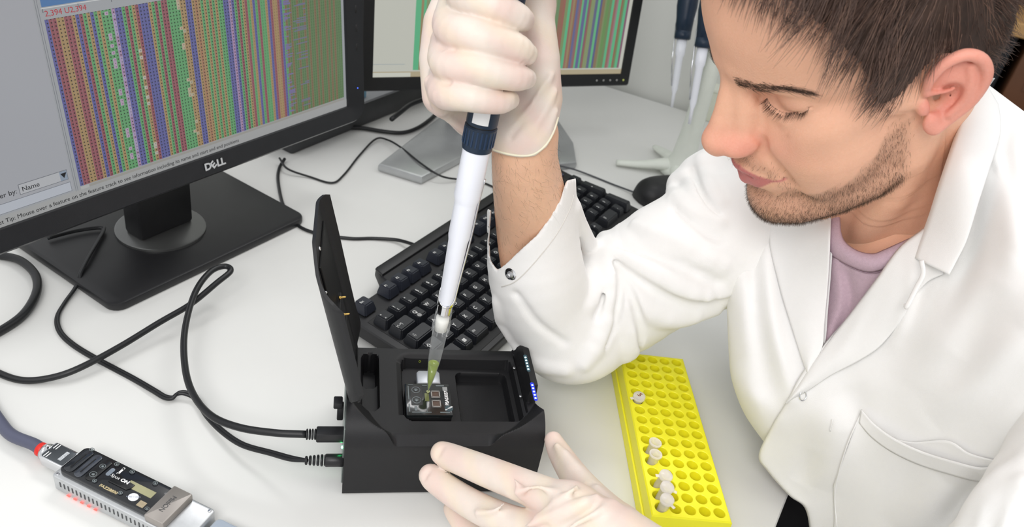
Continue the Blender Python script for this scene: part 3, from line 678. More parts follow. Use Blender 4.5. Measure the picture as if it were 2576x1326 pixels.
# skirt
g = Geo()
def loop(d, z): return [(X0r-d, Y0r-d, z), (X1r+d, Y0r-d, z), (X1r+d, Y1r+d, z), (X0r-d, Y1r+d, z)]
v = loop(-.001, RT)+loop(0, RT-.0012)+loop(.0005, .012)+loop(.0018, .0115)+loop(.0022, .0005)+loop(-.001, 0)
g.add(v, [(a_*4+k, a_*4+(k+1) % 4, (a_+1)*4+(k+1) % 4, (a_+1)*4+k) for a_ in range(5) for k in range(4)]+[(23, 22, 21, 20)])
obj('body', g, M_yel, rack, smooth=False)
# tubes
def plastic(name, col, k_tr, rough=.15, edge=.5):
    if name in _M: return _M[name]
    m = bpy.data.materials.new(name); m.use_nodes = True; nt = m.node_tree; N = nt.nodes; L_ = nt.links; b = N['Principled BSDF']
    b.inputs['Base Color'].default_value = lin(col); b.inputs['Roughness'].default_value = rough; b.inputs['Specular IOR Level'].default_value = .6
    tr = N.new('ShaderNodeBsdfTransparent'); mx = N.new('ShaderNodeMixShader'); lw = N.new('ShaderNodeLayerWeight'); lw.inputs['Blend'].default_value = .35
    nz = N.new('ShaderNodeTexNoise'); nz.inputs['Scale'].default_value = 90
    mr = N.new('ShaderNodeMapRange'); mr.inputs[3].default_value = 1-k_tr; mr.inputs[4].default_value = min(1, 1-k_tr+edge); L_.new(lw.outputs['Facing'], mr.inputs[0])
    L_.new(mr.outputs[0], mx.inputs[0]); L_.new(tr.outputs[0], mx.inputs[1]); L_.new(b.outputs[0], mx.inputs[2]); L_.new(mx.outputs[0], N['Material Output'].inputs[0])
    _M[name] = m; return m
M_tube = plastic('clear_tube_plastic', 'fffaf6', .58, .15, .45)
tube_me = {}
def mtube(x, y, zb, label, tilt=(0, 0), cap=None, rz=0., num=None):
    """zb: height of the tube mouth above the desk"""
    t = bpy.data.objects.new('sample_tube', None); COL.objects.link(t); tag(t, label, 'tube', 'sample tubes in the yellow rack')
    t.matrix_world = RF.mat() @ Matrix.Translation((x, y, zb-.026)) @ Matrix.Rotation(tilt[0], 4, 'X') @ Matrix.Rotation(tilt[1], 4, 'Y') @ Matrix.Rotation(rz, 4, 'Z')
    h = .026
    obj('tube_body', lathe([(.0005, 0), (.002, .001), (.0042, .011), (.0044, h-.003), (.0056, h-.0025), (.0058, h-.0008), (.0054, h), (.0046, h-.0004), (.0040, h-.004), (.0038, .011)], 24, ends=False), M_tube, t)
    if cap == 'closed':
        obj('cap', lathe([(.0001, h+.002), (.0052, h+.002), (.0058, h+.0012), (.0058, h-.0005)], 24, ends=False), M_tube, t)
        obj('hinge', box(-.0072, 0, h-.001, .0035, .003, .0008, .0003, 1), M_tube, t)
    elif cap == 'open':
        Mx = Matrix.Translation((-.0070, 0, h+.0010)) @ Matrix.Rotation(-.35, 4, 'Y') @ Matrix.Translation((-.0055, 0, 0))
        obj('cap', lathe([(.0001, 0), (.0058, 0), (.0060, .0012), (.0046, .0014), (.0042, .0036), (.0038, .0036), (.0038, .0012)], 24, Mx, ends=False), M_tube, t)
        obj('hinge', box(-.0066, 0, h, .004, .003, .0008, .0003, 1), M_tube, t)
    if num: txt(num, .007, TM(0, 0, h+.0022, -1.2), mat('marker_brown', '8a4a2a', .5, var=0), t, bold=.0001)
    return t
mtube(0, -5*RP, RT+.005, 'closed small tube with a handwritten mark standing alone in the yellow rack', cap='closed', num='5', rz=.3)
mtube(.0012, -10*RP, RT+.010, 'open clear tube, upper of the two capless tubes in the yellow rack', tilt=(-.05, .12))
mtube(.0008, -11*RP, RT+.009, 'open clear tube, lower of the two capless tubes in the yellow rack', tilt=(-.03, .07))
mtube(.0016, -12.9*RP, RT+.012, 'lidded clear tube with a side tab, topmost of the three lidded tubes together', tilt=(.1, .15), cap='closed', rz=.1)
mtube(.0012, -14*RP, RT+.012, 'lidded clear tube squeezed between the two other lidded ones', tilt=(.05, .12), cap='closed', rz=2.8)
mtube(.0006, -15*RP, RT+.010, 'lidded clear tube in the last hole, at the corner of the yellow rack', tilt=(0, .08), cap='closed', rz=2.2)

# ------------------------------------------------------------------ small sequencer with its grey cable
z0 = P(136, 1232, 0); z1 = P(330, 1322, 0)
na_ = math.radians(-16.3); NF = Frame(z0, (math.cos(na_), math.sin(na_), 0))
def stretch(o, k=1.17): o.scale = (k, 1, 1); return o
# y axis of this frame points to the back of the desk
sm = thing('mini_sequencer', 'silver pocket sequencer with a dark flow cell on top and a grey cable plugged in', 'lab device', NF); stretch(sm)
obj('case', prism(rrect(0, .105, 0, .033, .003), .0015, .0165, .0012, 2), M_alu, sm, auto=.5)
ln_ = .105
M_slit = mat('vent_shadow', '4a4b4d', .6, var=0)
for k in range(26):
    obj('vent_slit', box(.007+.0033*k, -.00005, .0105, .0009, .0004, .0052, M=Matrix.Rotation(0, 4, 'Z')), M_slit, sm, smooth=False)
obj('rubber_foot', prism(rrect(.004, .101, .003, .030, .002), 0, .0016), mat('glow_foot', '7a3030', .5, var=.1), sm, smooth=False)
M_rl = mat('red_status_light', 'ff5a50', emit='ff4038', estr=2.5)
for k in range(5): obj('status_light', box(.012+.0055*k, -.0002, .0014, .0022, .0006, .0008), M_rl, sm, smooth=False)
for x_, y_ in ((.003, .003), (.102, .003), (.102, .030)):
    obj('screw', lathe([(.0012, .0165), (.0012, .0169), (.0007, .017)], 10, TM(x_, y_, 0)), M_chrome, sm)
# flow cell on it
FL = Frame(NF.w(.004, .0035, .0165), NF.x)
fl = thing('flow_cell', 'long dark flow cell with white print lying on the silver pocket sequencer', 'cartridge', FL); stretch(fl)
obj('body', prism(rrect(0, .080, 0, .0270, .004), 0, .0048, .0006), mat('flow_cell_black', '14161a', .25, var=.1, coat=.4), fl, auto=.5)
zt = .0048
M_sm2 = mat('smoked_relief', '24272c', .14, var=.15, scale=300, coat=.6)
def oval(x, y, w_, h_, r_=.002): return rrect(x-w_/2, x+w_/2, y-h_/2, y+h_/2, r_)
obj('waste_port_cover', prism(oval(.0055, .0135, .0070, .0235, .0030), zt, zt+.0008, .0003), M_sm2, fl, auto=.5)
obj('waste_port_cover', prism(oval(.0135, .0130, .0060, .0235, .0028), zt, zt+.0008, .0003), mat('smoked_relief_light', '3c4048', .14, var=.2, scale=300, coat=.6), fl, auto=.5)
for x_ in (.0055, .0135): obj('port_groove', prism(oval(x_, .0130, .0008, .0150, .00035), zt+.0008, zt+.0010), M_dark, fl, smooth=False)
obj('priming_cover', prism(oval(.0215, .0135, .0065, .0215, .0025), zt, zt+.0010, .0003), mat('cover_black', '0c0d0f', .3, var=0, coat=.4), fl, auto=.5)
for x_, y_, r_ in ((.0215, .0085, .0023), (.0215, .0175, .0019), (.0055, .0258, .0015), (.026, .0045, .0013), (.0275, .0240, .0015), (.0400, .0240, .0015), (.046, .0050, .0013), (.0585, .0240, .0015), (.068, .0035, .0013)):
    g = Geo(); g.add(*tube([(x_+r_*math.cos(t_), y_+r_*math.sin(t_), zt+.0010) for t_ in np.linspace(0, 2*math.pi, 19)], .00025, 5, cap=False)); g.add(*lathe([(r_*.5, 0), (r_*.5, .0011)], 12, TM(x_, y_, zt))); obj('port_ring', g, M_gls, fl)
obj('sensor_strip', box(.054, .0150, zt+.0001, .020, .0060, .0003), mat('sensor_beige', 'a3a07c', .3, var=.1, coat=.4), fl, smooth=False)
obj('sample_window', prism(oval(.0285, .0165, .0030, .0075, .0014), zt, zt+.0004), mat('pale_window', '7c8590', .2, var=.05, coat=.4), fl, smooth=False)
obj('spot_cover', prism([(.033, .009), (.047, .009), (.049, .012), (.049, .0155), (.040, .016), (.036, .018), (.033, .018)], zt, zt+.0010, .0003), mat('cover_black', '0c0d0f', .3, var=0, coat=.4), fl, auto=.5)
txt('Spot', .0036, TM(.0345, .0143, zt+.0012), M_white, fl, ext=.00003); txt('ON', .0038, TM(.0420, .0143, zt+.0012), M_white, fl, ext=.00003, bold=.00018)
g = Geo(); g.add(*box(.0335, .0218, zt+.0003, .0014, .0055, .0002, M=None)); g.add(*box(.0335, .0180, zt+.0003, .0022, .0012, .0002)); g.add(*box(.0335, .0262-.003, zt+.0003, .0016, .0012, .0002)); obj('pipette_mark', g, M_white, fl, smooth=False)
txt('FAZ28890', .0032, TM(.0375, .0038, zt+.0002), mat('beige_print', 'c4b48c', .5, var=0), fl, bold=.0001)
obj('round_sticker', lathe([(.0034, 0), (.0034, .0002)], 28, TM(.0545, .0070, zt)), mat('white_sticker', 'e8eaee', .5, var=.02), fl, smooth=False)
obj('beige_label', box(.0625, .0050, zt+.0001, .0050, .0050, .0002), mat('label_beige', 'a89a80', .6, var=.15, scale=900), fl, smooth=False)
txt('VOID \u2022 VOID', .0016, TM(.0545, .0070, zt+.0003, .5), mat('sticker_print', '9aa0b0', .5, var=0), fl)
# clip and front lid of the small sequencer
obj('clip', prism(rrect(.0735, .088, .0010, .0320, .0010), .0165, .0235, .0010), mat('clip_grey', 'a09a95', .4, metal=.5, var=.04), sm, auto=.5)
txt('MinION', .0046, NF_T if False else TM(.0800, .0165, .0237, -math.pi/2), M_slit, sm, ext=.00003)
lidf = prism(rrect(.107, .165, .001, .032, .004), .004, .012, .002, 3)
obj('lid', lidf, mat('clear_lid', 'b9c2cc', .12, metal=.2, var=.05, coat=.6), sm, auto=.5)
obj('lid_sticker', lathe([(.006, .0121), (.006, .0124)], 28, TM(.124, .016, 0)), mat('white_sticker', 'e8eaee', .5, var=.02), sm, smooth=False)
# plug and grey cable
uq = thing('usb_plug_cable', 'thick grey cable with a red ring and chrome plug entering the pocket sequencer', 'cable', loc=NF.w(-.02, .018, 0).tolist())
UO = NF.w(-.02, .018, 0)
def NM(x, y, z): return Matrix.Translation(-Vector(UO.tolist())) @ axM(NF.w(x, y, z), (0, 0, 1), NF.x)
obj('plug', prism(rrect(-.0115, .0115, -.0085, .0085, .002), -.0050, .0050, .0010), M_chrome, uq, auto=.5).matrix_local = NM(-.0122, .0185, .0095)
obj('plug_face', prism(rrect(-.0100, .0108, -.0072, .0072, .0012), .0050, .0054, .0002), mat('plug_face_grey', '54585c', .3, metal=.6, var=.04), uq, auto=.5).matrix_local = NM(-.0122, .0185, .0095)
for k in range(4): obj('plug_stripe', box(-.0075+.0022*(k % 2), (-.0045 if k < 2 else .0045), .0056, .0007, .0050, .0003), M_white, uq, smooth=False).matrix_local = NM(-.0122, .0185, .0095)
obj('plug_print', box(.005, 0, .0056, .0030, .0090, .0002), mat('plug_print_grey', 'b8bcc0', .5, var=.35, scale=1500), uq, smooth=False).matrix_local = NM(-.0122, .0185, .0095)
obj('plug_neck', lathe([(.0065, .0), (.0074, .004)], 20, Matrix.Translation(-Vector(UO.tolist())) @ axM(NF.w(-.0272, .0185, .0095), NF.x)), M_chrome, uq)
obj('red_ring', lathe([(.0050, -.0052), (.0056, -.0045), (.0056, .0), (.005, .0002)], 24, Matrix.Translation(-Vector(UO.tolist())) @ axM(NF.w(-.0273, .0185, .0095), NF.x)), mat('red_rubber', 'd8261c', .4, var=.05), uq)
e0 = NF.w(-.031, .0185, .0095); pts = [e0, NF.w(-.040, .0195, .0095), P(30, 1095, .007), P(0, 1062, .006), P(-40, 1000, .006), P(-70, 930, .006)]
v, f = tube(crom(pts, 8), .0048, 16); obj('cord', (v, f), mat('grey_violet_cable', '53566a', .45, var=.05), uq, world=UO)

# ------------------------------------------------------------------ pipette carousel with two pipettes
SB = P(1706, 440, 0)
st = thing('pipette_stand', 'off-white pipette stand with a star foot at the back of the desk', 'stand', loc=SB.tolist())
M_off = mat('offwhite_plastic', 'dfe3da', .45, var=.02)
axis_top = np.array([0.004, 0.0, .42])
obj('pole', lathe([(.033, .006), (.028, .012), (.0185, .034), (.0155, .07), (.0132, .16), (.0115, .30), (.0105, .46)], 28), M_off, st)
for k in range(5):
    a_ = math.pi+.12+k*2*math.pi/5; d_ = np.array([math.cos(a_), math.sin(a_), 0])
    pts = [d_*.015+[0, 0, .016], d_*.04+[0, 0, .013], d_*.065+[0, 0, .009], d_*(.100 if k in (0, 3) else .082)+[0, 0, .0065]]
    obj('foot', tube(crom(pts, 5), np.interp(np.linspace(0, 1, 16), [0, .4, 1], [.016, .010, .006]), 12, flat=.65), M_off, st)
obj('carousel', lathe([(.012, .325), (.055, .328), (.058, .334), (.055, .342), (.012, .345)], 36), M_off, st)
M_navy = mat('navy_plastic', '16283c', .4, var=.05); M_wpp = mat('white_polymer', 'eceef6', .3, var=.01, sss=.1, sssr=(1, 1, 1))
def hung(top, tip, label):
    top = np.array(top); tip = np.array(tip); d_ = tip-top; Lp = np.linalg.norm(d_); t = thing('pipette', label, 'pipette', loc=top.tolist(), group='pipettes hanging on the stand')
    M_ = axM((0, 0, 0), d_)
    s_ = Lp/.24
    obj('handle', lathe([(.011, -.03), (.0155, -.02), (.0155, .055*s_), (.0135, .075*s_), (.0125, .098*s_), (.009, .100*s_)], 20, M_), M_navy, t)
    obj('collar', lathe([(.0125, .098*s_), (.0125, .112*s_), (.010, .114*s_)], 20, M_), M_navy, t)
    obj('shaft', lathe([(.0078, .113*s_), (.0074, .14*s_), (.0056, .146*s_), (.0048, .205*s_), (.0026, .215*s_), (.0022, .24*s_)], 18, M_), M_wpp, t)
    obj('ejector_rod', tube([tuple(M_ @ Vector((-.0125, 0, .085*s_))), tuple(M_ @ Vector((-.0105, 0, .15*s_))), tuple(M_ @ Vector((-.0058, 0, .2*s_)))], .0012, 6), M_chrome, t)
    obj('label_strip', box(.0128, 0, .06*s_, .004, .008, .034*s_, .0005, 1, M=M_), M_white, t, smooth=False)
d0 = D(1740, -60, 1.19); hung(d0, D(1690, 270, 1.235), 'navy and white pipette hanging in front of the grey wall, farther from the face')
hung(D(1800, -60, 1.10), D(1734, 312, 1.15), 'navy and white pipette hanging against the stand pole, beside the forehead')
# cream box behind the pole
q0 = P(1742, 300, 0); q1 = P(1880, 340, 0); BF = Frame(q0, q1-q0)
cb = thing('storage_box', 'cream cardboard box at the back edge of the desk behind the pipette stand', 'box', BF)
obj('carton', box(.07, .05, .028, .14, .08, .056, .002), mat('cream_card', 'd9dccb', .7, var=.03), cb, auto=.5)
obj('box_lid', box(.07, .05, .0585, .144, .084, .006, .001), mat('cream_card_lid', 'e2e4d6', .7, var=.03), cb, auto=.5)

# ------------------------------------------------------------------ far shelf behind the head, chair under the desk edge
sp = D(2560, 160, 3.0)
SF = Frame((sp[0], sp[1], -.74), (1, -.35, 0))
sh = thing('shelf_unit', 'pale wooden lab shelf unit far behind the man', 'shelf', SF)
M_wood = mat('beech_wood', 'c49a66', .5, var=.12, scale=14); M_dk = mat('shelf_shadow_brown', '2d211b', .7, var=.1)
H0 = sp[2]+.74
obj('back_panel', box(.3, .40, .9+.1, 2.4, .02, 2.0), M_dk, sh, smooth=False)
for z_ in (H0-1.0, H0-.60, H0-.215, H0+.115): obj('shelf_board', box(.3, .2, z_, 2.4, .42, .05, .004), M_wood, sh, smooth=False)
for x_ in (-.88, 1.48): obj('side_panel', box(x_, .2, 1.0, .03, .42, 2.0), M_wood, sh, smooth=False)
def shelfbox(px, pz_, w_, h_, col, label, cat='box', nm='storage_box'):
    t = thing(nm, label, cat, Frame(SF.w(px, .17, pz_), SF.x))
    obj('carton', box(0, 0, h_/2, w_, .26, h_, .006), mat('far_'+nm+col, col, .6, var=.08, scale=8), t, auto=.5)
    obj('box_front', box(0, -.131, h_*.55, w_*.6, .004, h_*.35), mat('far_front_'+col, col, .5, var=.2, scale=20), t, smooth=False)
shelfbox(.14, H0-.19, .26, .24, '6b4630', 'brown carton on the wooden shelf behind the man')
shelfbox(.42, H0-.19, .22, .27, 'd8d8d6', 'white container on the wooden shelf behind the man')
shelfbox(-.14, H0-.19, .22, .27, '1c1f24', 'black case on the wooden shelf behind the man')
ch0 = P(2035, 1325, -.10)
chair = thing('chair', 'black office chair seat edge showing below the desk edge', 'chair', loc=(.43, .50, -.74))
obj('seat', prism([(x, y) for x, y in rrect(-.22, .22, -.22, .22, .07)], .44, .52, .02, 3), mat('black_upholstery', '0d0d0f', .8, var=.2, bump=.3, bscale=900), chair, auto=.6)
obj('gas_lift', lathe([(.03, .06), (.03, .40), (.022, .41), (.022, .44)], 18), M_black, chair)
for k in range(5):
    a_ = k*2*math.pi/5+.3; obj('chair_leg', tube([(0, 0, .09), (.15*math.cos(a_), .15*math.sin(a_), .075), (.28*math.cos(a_), .28*math.sin(a_), .055)], .022, 10), M_black, chair)
    obj('caster', lathe([(.022, -.012), (.026, -.008), (.026, .008), (.022, .012)], 14, axM((.28*math.cos(a_), .28*math.sin(a_), .027), (-math.sin(a_), math.cos(a_), 0))), M_dark, chair)
# ------------------------------------------------------------------ clay engine: smooth-blended solids on a grid, then one surface
class Clay:
    def __init__(s, lo, hi, h, cap=.012):
        s.lo = np.array(lo, float); s.h = h; s.n = (np.ceil((np.array(hi)-s.lo)/h).astype(int)+1); s.cap = cap
        s.ax = [(s.lo[i]+h*np.arange(s.n[i])).astype(np.float32) for i in range(3)]
        s.F = np.full(tuple(s.n), cap, np.float32)
    def win(s, lo, hi):
        a = np.clip(np.floor((np.array(lo)-s.cap-s.lo)/s.h).astype(int), 0, s.n); b = np.clip(np.ceil((np.array(hi)+s.cap-s.lo)/s.h).astype(int)+1, 0, s.n)
        if (b <= a).any(): return None
        sl_ = tuple(slice(a[i], b[i]) for i in range(3))
        return sl_, s.ax[0][sl_[0]][:, None, None], s.ax[1][sl_[1]][None, :, None], s.ax[2][sl_[2]][None, None, :]
    def mix(s, sl_, d, k, op):
        F = s.F[sl_]
        if op == '+':
            if k <= 0: s.F[sl_] = np.minimum(F, d); return
            h = np.clip(.5+.5*(F-d)/k, 0, 1); s.F[sl_] = d*h+F*(1-h)-k*h*(1-h)
        else:
            d = -d
            if k <= 0: s.F[sl_] = np.maximum(F, d); return
            h = np.clip(.5-.5*(F-d)/k, 0, 1); s.F[sl_] = d*h+F*(1-h)+k*h*(1-h)
    def cone(s, a, b, ra, rb, k=.004, op='+', sq=None):
        a = np.array(a, float); b = np.array(b, float); R_ = max(ra, rb)
        w_ = s.win(np.minimum(a, b)-R_, np.maximum(a, b)+R_)
        if w_ is None: return
        sl_, x, y, z = w_; e = b-a; L2 = float(e @ e)+1e-12
        px_, py_, pz_ = x-a[0], y-a[1], z-a[2]; t = np.clip((px_*e[0]+py_*e[1]+pz_*e[2])/L2, 0, 1)
        d = np.sqrt((px_-t*e[0])**2+(py_-t*e[1])**2+(pz_-t*e[2])**2)-(ra+(rb-ra)*t)
        s.mix(sl_, np.minimum(d, s.cap).astype(np.float32), k, op)
    def chain(s, pts, r, k=.004, op='+', sm=0):
        pts = np.array(pts, float); r = np.broadcast_to(np.array(r, float), (len(pts),))
        if sm:
            q = crom(np.column_stack([pts, r]), sm); pts, r = q[:, :3], np.maximum(q[:, 3], 1e-4)
        a = pts.min(0)-r.max(); b = pts.max(0)+r.max(); w_ = s.win(a, b)
        if w_ is None: return
        sl_, x, y, z = w_; D_ = None
        for i in range(len(pts)-1):
            e = pts[i+1]-pts[i]; L2 = float(e @ e)+1e-12; px_, py_, pz_ = x-pts[i][0], y-pts[i][1], z-pts[i][2]
            t = np.clip((px_*e[0]+py_*e[1]+pz_*e[2])/L2, 0, 1); d = np.sqrt((px_-t*e[0])**2+(py_-t*e[1])**2+(pz_-t*e[2])**2)-(r[i]+(r[i+1]-r[i])*t)
            D_ = d if D_ is None else np.minimum(D_, d)
        s.mix(sl_, np.minimum(D_, s.cap).astype(np.float32), k, op)
    def ell(s, c, rad, k=.004, op='+', R=None):
        c = np.array(c, float); rad = np.array(rad, float); m = rad.max() if R is not None else rad
        w_ = s.win(c-m, c+m)
        if w_ is None: return
        sl_, x, y, z = w_; x, y, z = x-c[0], y-c[1], z-c[2]
        if R is not None: R = np.array(R, float); x, y, z = (x*R[0, i]+y*R[1, i]+z*R[2, i] for i in range(3))
        k0 = np.sqrt((x/rad[0])**2+(y/rad[1])**2+(z/rad[2])**2); k1 = np.sqrt((x/rad[0]**2)**2+(y/rad[1]**2)**2+(z/rad[2]**2)**2)+1e-9
        d = k0*(k0-1)/k1
        s.mix(sl_, np.clip(d, -1, s.cap).astype(np.float32), k, op)
    def plane(s, p, n_, k=.0):           # keep the side where (x-p).n < 0
        x, y, z = s.ax[0][:, None, None], s.ax[1][None, :, None], s.ax[2][None, None, :]
        d = (x-p[0])*n_[0]+(y-p[1])*n_[1]+(z-p[2])*n_[2]
        s.F = np.maximum(s.F, np.clip(d, -1, s.cap).astype(np.float32))
    def mesh(s, steps=2):
        F = s.F; n0, n1, n2 = F.shape; S_ = F < 0
        c = np.zeros((n0-1, n1-1, n2-1), np.int8)
        for i in (0, 1):
            for j in (0, 1):
                for k in (0, 1): c += S_[i:n0-1+i, j:n1-1+j, k:n2-1+k]
        act = (c > 0) & (c < 8); ids = -np.ones(act.shape, np.int64); I = np.argwhere(act); ids[act] = np.arange(len(I))
        acc = np.zeros((len(I), 3)); cnt = np.zeros(len(I))
        cor = [(i, j, k) for i in (0, 1) for j in (0, 1) for k in (0, 1)]
        for a in cor:
            for ax_ in range(3):
                if a[ax_]: continue
                b = list(a); b[ax_] = 1
                fa = F[I[:, 0]+a[0], I[:, 1]+a[1], I[:, 2]+a[2]]; fb = F[I[:, 0]+b[0], I[:, 1]+b[1], I[:, 2]+b[2]]
                m = (fa < 0) != (fb < 0); t = np.where(m, fa/(fa-fb+1e-20), 0)
                p = np.tile(np.array(a, float), (len(I), 1)); p[:, ax_] += t
                acc += p*m[:, None]; cnt += m
        V = s.lo+(I+acc/cnt[:, None])*s.h
        fs = []
        for ax_ in range(3):
            o1, o2 = (ax_+1) % 3, (ax_+2) % 3
            sl_a = [slice(1, -1)]*3; sl_a[ax_] = slice(0, -1); sl_b = [slice(1, -1)]*3; sl_b[ax_] = slice(1, None)
            A, B = S_[tuple(sl_a)], S_[tuple(sl_b)]
            E_ = np.argwhere(A != B); fl = A[tuple(E_.T)]
            base = E_.copy(); base[:, o1] += 1; base[:, o2] += 1
            q = []
            for d1, d2 in ((-1, -1), (0, -1), (0, 0), (-1, 0)):
                t = base.copy(); t[:, o1] += d1; t[:, o2] += d2; q.append(ids[t[:, 0], t[:, 1], t[:, 2]])
            q = np.stack(q, 1); q[~fl] = q[~fl][:, ::-1]; fs.append(q)
        Fc = np.concatenate(fs); Fc = Fc[(Fc >= 0).all(1)]
        for _ in range(steps):
            g_, val = s.grad(V); gn = (g_**2).sum(1)+1e-9; st_ = np.clip(val/gn, -s.h, s.h); V = V-g_*st_[:, None]
        return V, Fc
    def samp(s, V):
        u = (V-s.lo)/s.h; i = np.clip(np.floor(u).astype(int), 0, s.n-2); f_ = u-i; F = s.F; r = 0
        for a in (0, 1):
            for b in (0, 1):
                for c in (0, 1):
                    r = r+F[i[:, 0]+a, i[:, 1]+b, i[:, 2]+c]*(f_[:, 0] if a else 1-f_[:, 0])*(f_[:, 1] if b else 1-f_[:, 1])*(f_[:, 2] if c else 1-f_[:, 2])
        return r
    def grad(s, V):
        e = s.h*.9; g_ = np.stack([(s.samp(V+np.eye(3)[i]*e)-s.samp(V-np.eye(3)[i]*e))/(2*e) for i in range(3)], 1); return g_, s.samp(V)

def strands(roots, dirs, lens, r0, seg=3, bend=None, taper=.15, jitter=0.):
    """three-sided tapering hairs as one mesh. bend: per-strand acceleration added along the way"""
    n = len(roots); P_ = roots.copy(); d = dirs/np.linalg.norm(dirs, axis=1)[:, None]; rows = []
    for i in range(seg+1):
        t = i/seg; up = np.cross(d, np.array([.3, .5, .81])); up /= np.linalg.norm(up, axis=1)[:, None]+1e-9; sd = np.cross(d, up)
        r = r0*(1-(1-taper)*t)
        for k in range(3):
            a = 2*math.pi*k/3; rows.append(P_+(math.cos(a)*up+math.sin(a)*sd)*r)
        if i < seg:
            P_ = P_+d*(lens/seg)[:, None]
            if bend is not None: d = d+bend/seg
            if jitter: d = d+rng.normal(0, jitter, d.shape)
            d = d/np.linalg.norm(d, axis=1)[:, None]
    V = np.stack(rows, 1).reshape(-1, 3); K = 3*(seg+1); base = np.arange(n)[:, None]*K; f = []
    for i in range(seg):
        for k in range(3):
            f.append(base+np.array([[i*3+k, i*3+(k+1) % 3, (i+1)*3+(k+1) % 3, (i+1)*3+k]]))
    return V, np.concatenate(f)
def scatter(V, Fc, wfun, n):
    """random points on a quad mesh with a weight per face centre; returns points and normals"""
    a, b, c, d = (V[Fc[:, i]] for i in range(4)); cen = (a+b+c+d)/4; nr = np.cross(c-a, d-b); ar = np.linalg.norm(nr, axis=1)+1e-12
    w_ = ar*wfun(cen, nr/ar[:, None]); w_ = np.maximum(w_, 0); w_ /= w_.sum(); i = rng.choice(len(Fc), n, p=w_)
    u, v = rng.random((n, 1)), rng.random((n, 1)); p = (a[i]*(1-u)+b[i]*u)*(1-v)+(d[i]*(1-u)+c[i]*u)*v
    return p, nr[i]/ar[i][:, None]
def sstep(x, a, b): t = np.clip((x-a)/(b-a), 0, 1); return t*t*(3-2*t)

# ------------------------------------------------------------------ the man
HM = np.array([[-0.78197463, 0.4194261, -0.46108288], [-0.31530309, -0.90428338, -0.28784637], [-0.53767987, -0.0797077, 0.83937301]])
HO = np.array([0.20745121, 0.56854939, 0.38589683])
def hw(p): return HO+(HM @ (np.asarray(p, float).T)).T           # head coordinates in metres (forward, left, up)
PO = np.array([.36, .60, -.25])
man = thing('person', 'dark-haired man in a white lab coat and latex gloves bending over the black sequencing box', 'person', loc=PO.tolist())
mm = .001
hd = Clay((-.112, -.096, -.205), (.134, .100, .142), .00125, cap=.014)
def E3(c, r, k=6, op='+', R=None): hd.ell(np.array(c)*mm, np.array(r)*mm, k*mm, op, R)
def C3(pts, r, k=4, op='+', sm=0): hd.chain(np.array(pts)*mm, np.array(r)*mm if not np.isscalar(r) else r*mm, k*mm, op, sm)
def both(fn, c, *a, **kw):
    for s_ in (1, -1):
        q = np.array(c, float); q[..., 1] *= s_; fn(q, *a, **kw)
E3((2, 0, 50), (97, 74, 80)); E3((34, 0, 76), (62, 62, 48), 14)
E3((40, 0, -16), (50, 54, 68), 14)
both(E3, (54, 24, -24), (32, 25, 32), 10)
both(E3, (54, 43, -4), (22, 16, 17), 12)
both(C3, [(56, 50, 2), (12, 66, 4)], (9, 7), 12)
both(C3, [(4, 57, 0), (6, 51, -60), (26, 43, -79), (46, 32, -90), (68, 18, -98)], (13, 13, 14, 14, 14), 12)
both(E3, (40, 34, -50), (36, 21, 38), 12); both(E3, (42, 40, -28), (33, 22, 34), 16)
E3((80, 0, -97), (16.5, 21, 20), 10)
E3((48, 0, -88), (44, 34, 25), 12)
E3((75, 0, -52), (25.5, 30, 28), 12)
both(C3, [(88, 7, 41), (76, 28, 37), (60, 46, 33)], (7.5, 7, 6.5), 10)
both(E3, (89, 35, 19), (15, 18, 10), 9, '-')
both(E3, (89, 15, 17), (9, 5, 13), 8, '-')
both(E3, (63.0, 34, 20.5), (15.2, 17.5, 14.4), 3.0)
both(C3, [(76, 20, 8), (74, 33, 5), (64, 46, 9)], (4.5, 5.5, 4), 6)
both(C3, [(81, 18, 17), (80.5, 25, 13.5), (77.5, 34, 12), (73, 43, 15.5), (67, 50, 20)], (.8, 1.1, 1.1, 1.0, .6), 1.6, '-', 3)
both(C3, [(80.5, 21, 27), (77, 29, 31), (71, 39, 30), (64, 49, 26)], (.9, 1.1, 1.1, .8), 3, '-', 3)
both(C3, [(80, 24, 24), (75, 34, 27), (67, 46, 25)], (.5, .6, .5), 1.5, '-', 3)
C3([(90, 0, 37), (97, 0, 22), (104, 0, 5), (112, 0, -13)], (6, 6, 7, 9.5), 6)
E3((112.3, 0, -16), (10.8, 10.8, 11), 5)
both(C3, [(86, 7, 32), (92, 10, 8), (97, 11, -10)], (6, 8, 8), 9)
both(E3, (98.5, 13.0, -18.0), (15, 8.5, 9.5), 7)
C3([(114, 0, -23), (103, 0, -32)], (4.5, 4.5), 4)
both(E3, (105, 7, -29.5), (7.5, 3.6, 6), 2, '-')
both(C3, [(95, 22, -7), (89, 22, -18), (93, 19, -29)], (1.5, 2.3, 1.6), 4, '-', 3)
C3([(105, 0, -36), (104, 0, -43)], (1.8, 1.5), 3, '-')
for s_ in (1, -1): C3([(83, 26*s_, -51.5), (94, 15*s_, -49), (99.5, 5*s_, -46.5), (100, 0, -47.5)], (1.6, 3.4, 4.2, 3.8), 2.5, '+', 3)
for s_ in (1, -1): C3([(83, 26*s_, -52.5), (91.5, 14*s_, -58.5), (95.5, 0, -61.5)], (1.6, 5.0, 6.2), 2.5, '+', 3)
C3([(82, -28, -51.5), (95, -14, -53), (103, -4, -52.5), (104.5, 0, -53.5), (103, 4, -52.5), (95, 14, -53), (82, 28, -51.5)], (.5, 1, 1.1, 1.1, 1.1, 1, .5), 1.5, '-', 4)
C3([(94, -13, -75), (96.5, 0, -75.5), (94, 13, -75)], (4, 4.5, 4), 7, '-', 3)
